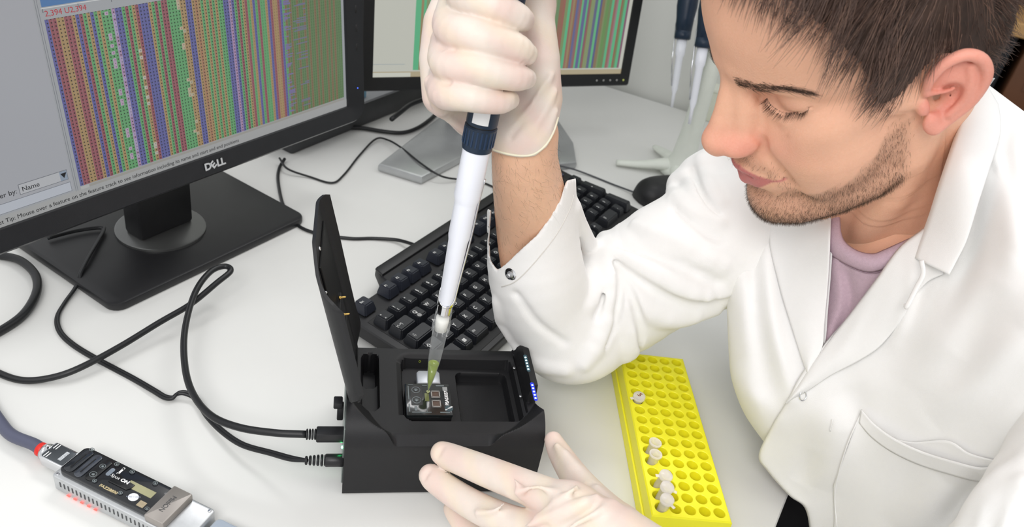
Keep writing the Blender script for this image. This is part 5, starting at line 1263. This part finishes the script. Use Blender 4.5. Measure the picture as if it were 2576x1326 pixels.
def tps_fit(P_, z):
    n = len(P_); d = np.linalg.norm(P_[:, None]-P_[None], axis=2)/500+1e-9; K_ = d*d*np.log(d); A = np.zeros((n+3, n+3)); A[:n, :n] = K_+np.eye(n)*.002; Q = np.column_stack([np.ones(n), P_/500]); A[:n, n:] = Q; A[n:, :n] = Q.T
    return np.linalg.solve(A, np.concatenate([z, np.zeros(3)]))
_tp = CT[:, :2]; _tw = tps_fit(_tp, CT[:, 2])
def dep(u, v):
    q = np.stack([np.ravel(u), np.ravel(v)], 1).astype(float); d = np.linalg.norm(q[:, None]-_tp[None], axis=2)/500+1e-9
    return (d*d*np.log(d)) @ _tw[:-3]+_tw[-3]+q[:, 0]/500*_tw[-2]+q[:, 1]/500*_tw[-1]
def polyd(u, v, pts):
    """distance (px) to a polyline, and position along it 0..1"""
    pts = crom([(a, b, 0) for a, b in pts], 5)[:, :2]; L_ = np.concatenate([[0], np.cumsum(np.linalg.norm(np.diff(pts, axis=0), axis=1))]); D_ = np.full(len(u), 1e9); T2 = np.zeros(len(u)); Sg = np.zeros(len(u))
    for i in range(len(pts)-1):
        e = pts[i+1]-pts[i]; t = np.clip(((u-pts[i][0])*e[0]+(v-pts[i][1])*e[1])/(e @ e), 0, 1); dx, dy = u-pts[i][0]-t*e[0], v-pts[i][1]-t*e[1]; d = np.hypot(dx, dy); m = d < D_
        D_[m] = d[m]; T2[m] = (L_[i]+t[m]*(L_[i+1]-L_[i]))/L_[-1]; Sg[m] = np.sign(e[0]*dy[m]-e[1]*dx[m])
    return D_, T2, Sg
# folds: polyline in the picture of the front of the coat, height in metres (towards the viewer +), half width in px
FOLDS = [([(1915, 560), (1925, 700), (1950, 850), (1990, 1000)], .0065, 26), ([(1862, 440), (1868, 650), (1880, 850), (1905, 1000)], .0045, 24), ([(1890, 430), (1893, 600), (1905, 760)], -.0045, 20), ([(1840, 420), (1845, 600), (1850, 760)], .003, 14),
    ([(2560, 620), (2400, 820), (2290, 1000)], .0050, 70), ([(2576, 820), (2460, 960), (2330, 1060)], .0045, 48), ([(2510, 700), (2400, 900)], -.003, 50), ([(2520, 400), (2545, 560), (2540, 700)], .004, 40), ([(2465, 480), (2440, 650), (2380, 800)], -.003, 30),
    ([(2300, 640), (2290, 740), (2250, 860)], .003, 20), ([(1850, 900), (1880, 990), (1960, 1060)], .0045, 36), ([(2060, 1000), (2090, 1120), (2060, 1240)], .004, 60), ([(2140, 960), (2160, 1080)], -.003, 40), ([(2210, 700), (2130, 860), (2060, 960)], .0020, 18),
    ([(2380, 1200), (2300, 1290), (2250, 1340)], .004, 50), ([(2480, 1190), (2400, 1290), (2380, 1340)], -.006, 30), ([(2576, 300), (2560, 380), (2576, 470)], .004, 24), ([(2500, 380), (2520, 440)], .002, 14), ([(2050, 1130), (2010, 1220)], -.003, 30)]
def folds(u, v):
    z = np.zeros(len(u))
    for pts, h_, w_ in FOLDS:
        d, t, s_ = polyd(u, v, pts); z += 1.5*h_*np.exp(-(d/w_)**2)*np.sin(np.clip(t, .04, .96)*math.pi)**.6
    return z+.0005*np.sin(u*.031+v*.017)+.0004*np.sin(v*.043-u*.012)
def cloth(name, A, B, nu, nv, off, mat_, thick=.0009, edgeL=None, wrapL=0, ffac=1., extra=None, parent=None, label=None, pull=0.):
    """ruled sheet between picture curves A and B (lists of px), laid over the body depth; off in metres towards the viewer"""
    a = crom([(x, y, 0) for x, y in A], 8)[:, :2]; b = crom([(x, y, 0) for x, y in B], 8)[:, :2]
    def rs(c, n):
        L_ = np.concatenate([[0], np.cumsum(np.linalg.norm(np.diff(c, axis=0), axis=1))]); t = np.linspace(0, L_[-1], n); return np.stack([np.interp(t, L_, c[:, 0]), np.interp(t, L_, c[:, 1])], 1)
    a, b = rs(a, nv), rs(b, nv); s_ = np.linspace(0, 1, nu); W_ = np.linalg.norm(b-a, axis=1)
    U_ = a[:, None, 0]*(1-s_)+b[:, None, 0]*s_; V_ = a[:, None, 1]*(1-s_)+b[:, None, 1]*s_; u, v = U_.ravel(), V_.ravel(); S_ = np.tile(s_, nv); TT = np.repeat(np.linspace(0, 1, nv), nu)
    t = dep(u, v)-ffac*folds(u, v); dist = (S_*np.repeat(W_, nu))
    if edgeL: r_px, r_m = edgeL; q = np.clip(1-dist/r_px, 0, 1); t += r_m*(1-np.sqrt(np.maximum(1-q*q, 0)))
    o_ = off(S_, TT, u, v) if callable(off) else off
    t = t-o_
    if extra is not None: t -= extra(u, v)
    pts = np.array([D(u[i], v[i], t[i]) for i in range(len(u))]).reshape(nv, nu, 3)
    if wrapL:
        cols = []
        for k in range(wrapL, 0, -1):
            p0 = pts[:, 0]; dirv = p0-CP; dirv /= np.linalg.norm(dirv, axis=1)[:, None]; cols.append(p0+dirv*(.010*k)+RM[0]*(.0009*k*k))
        pts = np.concatenate([np.stack(cols, 1), pts], 1)
    n1, n2 = pts.shape[:2]; ix = np.arange(n1*n2).reshape(n1, n2); f = np.stack([ix[:-1, :-1], ix[1:, :-1], ix[1:, 1:], ix[:-1, 1:]], -1).reshape(-1, 4)
    o = obj(name, (pts.reshape(-1, 3), f), mat_, parent or man, world=PO, label=label)
    m = o.modifiers.new('s', 'SOLIDIFY'); m.thickness = thick; m.offset = -1
    return o, pts
M_coat = mat('white_cotton', 'f1f0ee', .78, var=.012, scale=30, bump=.25, bscale=1600, sheen=.15, sss=.08, sssr=(1, .95, .9))
M_shirt = mat('mauve_knit', 'c0a6b2', .85, var=.05, scale=400, bump=.7, bscale=1500, sheen=.3)
# shirt
cloth('shirt', [(2058, 648), (2052, 740), (2045, 900), (2040, 1010)], [(2310, 640), (2285, 700), (2200, 860), (2090, 1010)], 40, 60, lambda s_, t_, u, v: -.005+0*s_, M_shirt, ffac=0,
      extra=lambda u, v: .003*np.exp(-(polyd(u, v, [(2100, 660), (2110, 760), (2080, 860)])[0]/16)**2)-.003*np.exp(-(polyd(u, v, [(2130, 690), (2140, 760), (2110, 830)])[0]/14)**2))
NT = [(2106, 505), (2110, 550), (2114, 590), (2128, 616), (2160, 636), (2198, 642), (2226, 632), (2262, 616), (2320, 590)]
NBt = [(2086, 505), (2073, 555), (2071, 590), (2084, 628), (2125, 658), (2182, 680), (2226, 672), (2266, 652), (2330, 625)]
cloth('shirt_neckband', NT, NBt, 12, 70, lambda s_, t_, u, v: -.004+.0045*np.sin(s_*math.pi)**.6, mat('mauve_rib', 'c9aebb', .85, var=.05, scale=500, bump=.8, bscale=2200), thick=.0016, ffac=0)
q = np.array([D(x, y, float(dep(x, y)[0])+.0038) for x, y, _ in crom([(x+1, y+7, 0) for x, y in NBt], 6)])
obj('neckband_seam', tube(q, .0005, 5), mat('mauve_seam', '9c8390', .9, var=.1), man, world=PO)
# coat fronts
cloth('coat_front', [(1790, 345), (1815, 380), (1821, 450), (1815, 550), (1818, 650), (1827, 749), (1833, 886), (1842, 961), (1873, 1042), (1920, 1110), (1935, 1130)],
      [(2110, 470), (2096, 560), (2093, 620), (2088, 700), (2082, 780), (2076, 860), (2060, 920), (2030, 970), (2010, 1010), (2000, 1080), (1998, 1130)], 70, 130, 0., M_coat, edgeL=(46, .020), wrapL=9, label='coat front crossing under the other side')
def liftB(s_, t_, u, v): return .0030+.0035*np.exp(-s_*14)
cloth('coat_front', [(2473, 203), (2425, 290), (2380, 430), (2335, 580), (2262, 640), (2200, 715), (2130, 800), (2060, 880), (2010, 950), (1978, 1012), (1940, 1075), (1908, 1146), (1930, 1185), (1985, 1247), (2023, 1276), (2036, 1330), (2040, 1420)],
      [(2650, 335), (2670, 370), (2690, 430), (2720, 500), (2735, 600), (2740, 700), (2740, 800), (2740, 900), (2740, 1000), (2740, 1060), (2740, 1120), (2740, 1180), (2740, 1240), (2740, 1300), (2740, 1340), (2740, 1380), (2740, 1420)], 120, 170, liftB, M_coat, edgeL=(14, .003), label='coat front lying on top, with chest pocket')
# shoulder and back of the coat behind the collar
v = []; bk = [(2468, 198, .600), (2500, 240, .592), (2530, 262, .585), (2576, 292, .575), (2650, 330, .56)]; r0_ = crom([D(*q) for q in bk], 6)
rows = [r0_+RM[1]*-.010, r0_, r0_+RM[2]*.02+RM[1]*.004, r0_+RM[2]*.06+RM[1]*-.004, r0_+RM[2]*.11+RM[1]*-.03, r0_+RM[2]*.14+RM[1]*-.10]; nn_ = len(r0_)
obj('coat_back', (np.concatenate(rows), [(a_*nn_+k, a_*nn_+k+1, (a_+1)*nn_+k+1, (a_+1)*nn_+k) for a_ in range(5) for k in range(nn_-1)]), M_coat, man, world=PO)
# lapels and collar
def roll(amt, w_=10): return lambda s_, t_, u, v: amt+.0035*np.exp(-((1-s_)*w_)**1)*1.0
cloth('lapel', [(1946, 520), (1934, 568), (1934, 600), (1940, 640), (1955, 700), (1968, 750), (1990, 820), (2012, 890), (2028, 935)], [(2096, 480), (2090, 540), (2087, 600), (2085, 660), (2080, 740), (2074, 810), (2069, 872), (2050, 910), (2034, 938)], 30, 80,
      lambda s_, t_, u, v: .0050+.0030*np.sin(s_*math.pi)+.001*s_, M_coat, ffac=.35, edgeL=(5, .0015))
cloth('lapel', [(2322, 575), (2262, 622), (2205, 700), (2145, 780), (2090, 850), (2045, 912), (2010, 965), (1985, 1000), (1976, 1014)], [(2372, 690), (2330, 712), (2290, 762), (2272, 800), (2215, 870), (2160, 908), (2090, 945), (2030, 985), (1979, 1015)], 30, 90,
      lambda s_, t_, u, v: .0080+.0035*np.sin(s_*math.pi)**.8-.002*s_, M_coat, ffac=.4, edgeL=(8, .004))
cloth('collar', [(2474, 196), (2440, 245), (2420, 285), (2392, 370), (2360, 465), (2335, 545), (2312, 606), (2298, 648)], [(2512, 262), (2517, 300), (2515, 345), (2488, 430), (2462, 510), (2434, 600), (2410, 650), (2388, 692)], 30, 70,
      lambda s_, t_, u, v: .0125+.0035*np.sin(s_*math.pi)**.7-.003*s_*(1-t_), M_coat, ffac=.3, edgeL=(12, .008), wrapL=3, label='pointed coat collar standing against the neck')
# hanging loop under the collar
v, f = tube(crom([D(2318, 655, .566), D(2322, 690, .566), D(2305, 725, .570), D(2283, 768, .574), (D(2276, 770, .577))], 6), .0009, 8, flat=2.2); obj('hanging_loop', (v, f), M_coat, man, world=PO)
# chest pocket with its open mouth
PA = [(2168, 1030), (2200, 1066), (2250, 1102), (2320, 1135), (2400, 1160), (2470, 1176), (2512, 1164), (2528, 1150)]; PB = [(2098, 1220), (2100, 1300), (2104, 1380), (2180, 1400), (2260, 1400), (2330, 1395), (2400, 1390), (2440, 1380)]
cloth('chest_pocket', PA, PB, 40, 60, lambda s_, t_, u, v: .0052+.0060*np.exp(-s_*7)*np.sin(np.clip(t_, 0, 1)*math.pi)+.0006*(s_ < .10), M_coat, ffac=1., label='sagging chest pocket')
HB = [(x-6, y+34) for x, y in PA]
cloth('pocket_hem', PA, HB, 8, 60, lambda s_, t_, u, v: .0062+.0060*np.exp(-s_*.7)*np.sin(np.clip(t_, 0, 1)*math.pi), M_coat, ffac=1.)
cloth('pocket_lining', [(2252, 1104), (2300, 1112), (2385, 1108), (2440, 1140), (2512, 1160)], [(2262, 1122), (2320, 1146), (2400, 1170), (2460, 1182), (2510, 1172)], 10, 40, lambda s_, t_, u, v: .0046+.0020*np.exp(-s_*3)*np.sin(t_*math.pi), M_coat, ffac=1.)
for pts, r_ in (([(2170, 1032), (2135, 1110), (2110, 1190), (2100, 1250), (2106, 1330)], .0006), ([(2095, 1055), (2088, 1085)], .0005)):
    pp = crom([(x, y, 0) for x, y in pts], 8); q = np.array([D(x, y, float((dep(x, y)-folds(np.array([x]), np.array([y])))[0])-.0062) for x, y, _ in pp]); obj('stitching', tube(q, r_, 5), M_coat, man, world=PO)
c0 = D(2020, 996, float(dep(2020, 996)[0])-.0085); g = Geo(); A1, A2 = RM[0]*.9+RM[1]*.1, RM[1]
g.add(*tube([c0+(A1*math.cos(t)*.0030+A2*math.sin(t)*.0038) for t in np.linspace(0, 2*math.pi, 25)], .00055, 8, cap=False)); obj('snap_ring', g, M_chrome, man, world=PO)

# ------------------------------------------------------------------ sleeves (clay, hollow at the cuff)
sv = Clay((-.07, .46, -.004), (.32, .93, .30), .0022, cap=.022)
def onz(u, v, z): p = P(u, v, z); return p
fs = [(D(1322, 470, .672), .050*.92), (D(1334, 560, .696), .0405), (D(1345, 650, .712), .0440), (D(1362, 740, .728), .0455), (D(1400, 815, .746), .0440)]
fs = [(D(1336, 430, .650), .0360), (D(1338, 520, .674), .0378), (D(1341, 600, .693), .0398), (D(1350, 690, .712), .0430), (D(1375, 770, .735), .0435), (D(1425, 832, .755), .0410)]
sv.chain([a for a, r in fs], [r for a, r in fs], .02, sm=3)
sv.chain([D(1425, 832, .755), D(1490, 800, .770), D(1560, 760, .775)], [.0420, .0430, .0460], .02, sm=2)
sv.chain([D(1520, 780, .775), D(1600, 715, .770), D(1690, 660, .765), D(1800, 612, .765), D(1900, 580, .77)], [.0450, .0530, .0595, .0620, .066], .025, sm=2)
sv.chain([D(1745, 480, .800), D(1800, 455, .80), D(1870, 440, .80)], [.022, .034, .045], .02)
sv.chain([D(1712, 462, .795), D(1745, 445, .795)], [.012, .016], .012)
sv.ell(D(1440, 872, .752), (.042, .034, .024), .02)
# wrinkles: ridges and grooves with soft blending
_ts = np.linspace(.58, .90, 161); _F0 = sv.F.copy()
def surf_t(u, v):
    q = CP+_ray(u, v)*_ts[:, None]; keep_F = sv.F; sv.F = _F0; val = sv.samp(np.clip(q, sv.lo+.003, sv.lo+(sv.n-2)*sv.h)); sv.F = keep_F
    i = np.argmax(val < 0); return _ts[i] if val[i] < 0 else None
def RD(pts, r, k=.012, op='+'):
    c_ = crom([(q[0], q[1], rr) for q, rr in zip(pts, r)], 4); out = []
    for u, v, rr in c_:
        t = surf_t(u, v)
        if t is not None: out.append((D(u, v, t+(rr*.45 if op == '+' else -rr*.45)), rr))
    if len(out) > 1: sv.chain([a for a, b in out], [max(b, .0008) for a, b in out], k, op)
for pts, r in (([(1512, 585), (1532, 640), (1538, 700), (1530, 770), (1508, 850), (1470, 915)], [.004, .009, .0115, .0110, .009, .004]),
               ([(1540, 632), (1600, 655), (1680, 712), (1760, 742), (1815, 744)], [.004, .008, .009, .0085, .004]),
               ([(1560, 690), (1620, 775), (1700, 800), (1800, 782)], [.004, .008, .009, .004]),
               ([(1600, 565), (1690, 600), (1770, 650), (1818, 668)], [.003, .007, .007, .004]),
               ([(1690, 480), (1740, 530), (1800, 560)], [.004, .007, .004]), ([(1765, 400), (1780, 460), (1812, 510)], [.004, .006, .004]), ([(1720, 440), (1760, 500), (1812, 560)], [.003, .006, .003]),
               ([(1556, 740), (1586, 810), (1592, 870), (1580, 895)], [.003, .008, .009, .005]), ([(1450, 520), (1482, 610), (1498, 700), (1480, 770)], [.003, .008, .009, .004]),
               ([(1262, 850), (1330, 905), (1420, 930)], [.003, .007, .004]), ([(1250, 760), (1265, 820), (1300, 870)], [.003, .005, .003])):
    RD(pts, r, .009)
for pts, r in (([(1553, 665), (1560, 730), (1548, 800), (1520, 870)], [.0006, .0026, .0026, .0008]), ([(1545, 660), (1620, 715), (1720, 765), (1815, 762)], [.0010, .0030, .0045, .0050]),
               ([(1560, 622), (1600, 632), (1700, 665), (1790, 708), (1815, 712)], [.0010, .0022, .0030, .0035, .0020]), ([(1572, 700), (1600, 770), (1612, 840), (1602, 885)], [.0008, .0028, .0030, .0010]),
               ([(1700, 530), (1770, 585), (1812, 605)], [.0008, .0025, .0015]), ([(1745, 430), (1765, 490), (1806, 540)], [.0008, .0022, .0010]), ([(1490, 640), (1514, 700), (1516, 750), (1500, 800)], [.0005, .0016, .0018, .0005]), ([(1300, 740), (1350, 810), (1420, 862)], [.0004, .0014, .0004])):
    RD(pts, r, .0075, '-')
# cuff: an open, snap-fastened slit edge; hollow inside
x, y, z = sv.ax[0][:, None, None], sv.ax[1][None, :, None], sv.ax[2][None, None, :]
qx, qy, qz = x-CP[0], y-CP[1], z-CP[2]
cz = RM[2][0]*qx+RM[2][1]*qy+RM[2][2]*qz; cu = 1288+FPX*(RM[0][0]*qx+RM[0][1]*qy+RM[0][2]*qz)/cz; cv = 663-FPX*(RM[1][0]*qx+RM[1][1]*qy+RM[1][2]*qz)/cz
SLIT = [(1060, 250), (1180, 500), (1236, 530), (1231, 600), (1234, 655), (1252, 680), (1275, 662), (1310, 628), (1350, 592), (1385, 545), (1410, 500), (1424, 455), (1520, 430), (1520, 300)]
pd0 = -sdpoly(cu, cv, SLIT)*cz/FPX                       # positive where the cloth is cut away
qd = np.sqrt((x-fs[1][0][0])**2+(y-fs[1][0][1])**2+(z-fs[1][0][2])**2)
inner_ = sv.F+.0045
sv.F = np.maximum(sv.F, np.where(qd < .15, np.clip(pd0, -1, .022), -1)).astype(np.float32)
hol = np.maximum(inner_, -pd0-.018); sv.F = np.maximum(sv.F, np.where(qd < .16, -np.clip(hol, -1, 1), -1)).astype(np.float32)
sV, sF = sv.mesh(1)
wv = (np.sin(sV[:, 0]*2300)*np.sin(sV[:, 1]*2300+sV[:, 2]*1800))
obj('sleeve', (sV, sF), M_coat, man, world=PO, label='white sleeve pushed to the elbow, with an open cuff')
# cuff hem stitching and snap stud, laid on the sleeve surface
sbv = BVHTree.FromPolygons([tuple(q) for q in sV], [tuple(q) for q in sF.tolist()])
def onsl(u, v, off=.0003):
    d = Vector(_ray(u, v).tolist()).normalized(); h = sbv.ray_cast(Vector(CP.tolist()), d)
    return None if h[0] is None else np.array(h[0])-np.array(d)*off
q = [onsl(u, v) for u, v, _ in crom([(1262, 722, 0), (1300, 706, 0), (1350, 655, 0), (1400, 590, 0), (1432, 530, 0), (1444, 490, 0)], 10)]; q = [p for p in q if p is not None]
if len(q) > 3: obj('cuff_stitching', tube(np.array(q), .00045, 5), mat('coat_thread', 'dcd8d2', .9, var=.02), man, world=PO)
c0 = onsl(1284, 690, 0); 
if c0 is not None:
    h = sbv.find_nearest(Vector(c0.tolist())); nz_ = np.array(h[1]); nz_ = nz_ if nz_ @ (CP-c0) > 0 else -nz_
    obj('snap_stud', lathe([(.0001, .0004), (.0046, .0006), (.0056, .0002), (.0050, -.0004)], 28, Matrix.Translation(-Vector(PO.tolist())) @ axM(c0, nz_)), M_chrome, man, auto=.6)
    obj('snap_post', lathe([(.0030, .0004), (.0027, .0012), (.0018, .0014), (.0016, .0030), (.0020, .0036), (.0012, .0042)], 18, Matrix.Translation(-Vector(PO.tolist())) @ axM(c0, nz_)), M_alu, man, auto=.6)
# left sleeve, at the lower right corner
s2_ = Clay((.02, .08, -.12), (.64, .62, .32), .0034, cap=.022)
s2_.chain([(.42, .47, .13), D(2850, 1130, .475), D(2780, 1240, .48), D(2650, 1370, .485), D(2540, 1480, .50), D(2300, 1580, .50), D(2000, 1590, .49), D(1790, 1520, .487)], [.062, .058, .057, .050, .046, .042, .038, .034], .02, sm=2)
s2_.chain([D(2590, 1190, .470), D(2520, 1250, .478), D(2460, 1340, .492)], [.008, .012, .010], .014, sm=3)
s2_.chain([D(2580, 1230, .455), D(2530, 1310, .462), D(2500, 1400, .470)], [.007, .010, .008], .014, sm=3)
s2_.chain([D(2535, 1190, .455), D(2500, 1260, .458), D(2480, 1350, .465)], [.001, .004, .002], .010, '-', sm=3)
v, f = s2_.mesh(1); obj('sleeve', (v, f), M_coat, man, world=PO, label='white sleeve at the lower right edge of the coat')
# the rest of the coat: back, shoulders and skirt, closed around the body
cb_ = Clay((.16, .30, -.22), (.70, .84, .34), .0055, cap=.03)
cb_.chain([(.53, .53, -.08), (.50, .55, .02), (.452, .60, .10)], [.122, .124, .094], .04)
cb_.chain([(.41, .47, .12), (.385, .61, .155), (.352, .68, .14)], [.062, .068, .052], .03)
cb_.cone((.352, .615, .21), (.395, .60, .10), .060, .085, .03)
cb_.chain([(.53, .53, -.08), (.50, .50, -.19)], [.125, .150], .03)
cb_.chain([(.405, .48, .13), (.375, .55, .205), (.372, .60, .225), (.355, .66, .19)], [.058, .048, .046, .048], .03)
nk0, nk1 = hw((-.012, 0, -.06)), hw((-.026, 0, -.20)); cb_.cone(nk0, nk1, .060, .066, .004, '-')
v, f = cb_.mesh(1)
# only what lies behind the front sheets
bvf = []
for o_ in list(man.children):
    if o_.name.startswith(('coat_front', 'shirt', 'lapel', 'collar')) and not o_.name.startswith('coat_front_x'):
        me_ = o_.data; k0 = len(bvf); bvf.append((np.array([tuple(q.co) for q in me_.vertices])+PO, [tuple(p.vertices) for p in me_.polygons]))
vv_ = np.concatenate([a for a, b in bvf]); ff_ = []; k0 = 0
for a, b in bvf: ff_ += [tuple(i+k0 for i in q) for q in b]; k0 += len(a)
fbv = BVHTree.FromPolygons([tuple(q) for q in vv_], ff_)
for i in range(len(v)):                      # push the shell back wherever it would come through the front cloth
    d_ = v[i]-CP; L_ = np.linalg.norm(d_); h = fbv.ray_cast(Vector(CP.tolist()), Vector((d_/L_).tolist()))
    if h[0] is not None and h[3] > L_-.004: v[i] = CP+d_/L_*(h[3]+.006)
obj('coat_body', (v, f), M_coat, man, world=PO)
tr = Clay((.12, .28, -.76), (.72, .86, -.02), .0075, cap=.03)
for hy, kx_, ky_ in ((.47, .26, .42), (.60, .26, .62)):
    tr.chain([(.52, hy, -.130), (kx_, ky_, -.125), (kx_+.02, ky_, -.42), (kx_+.03, ky_, -.66)], [.085, .066, .055, .045], .02)
v, f = tr.mesh(1); obj('trousers', (v, f), mat('black_trousers', '141416', .85, var=.1, bump=.3), man, world=PO)
for ky_ in (.42, .62): obj('shoe', prism([(x+.235-PO[0], y+ky_-PO[1]) for x, y in rrect(-.10, .12, -.042, .042, .035)], -.735-PO[2], -.66-PO[2], .02, 3), mat('dark_shoe', '1b1a1c', .5, var=.1), man, auto=.6)
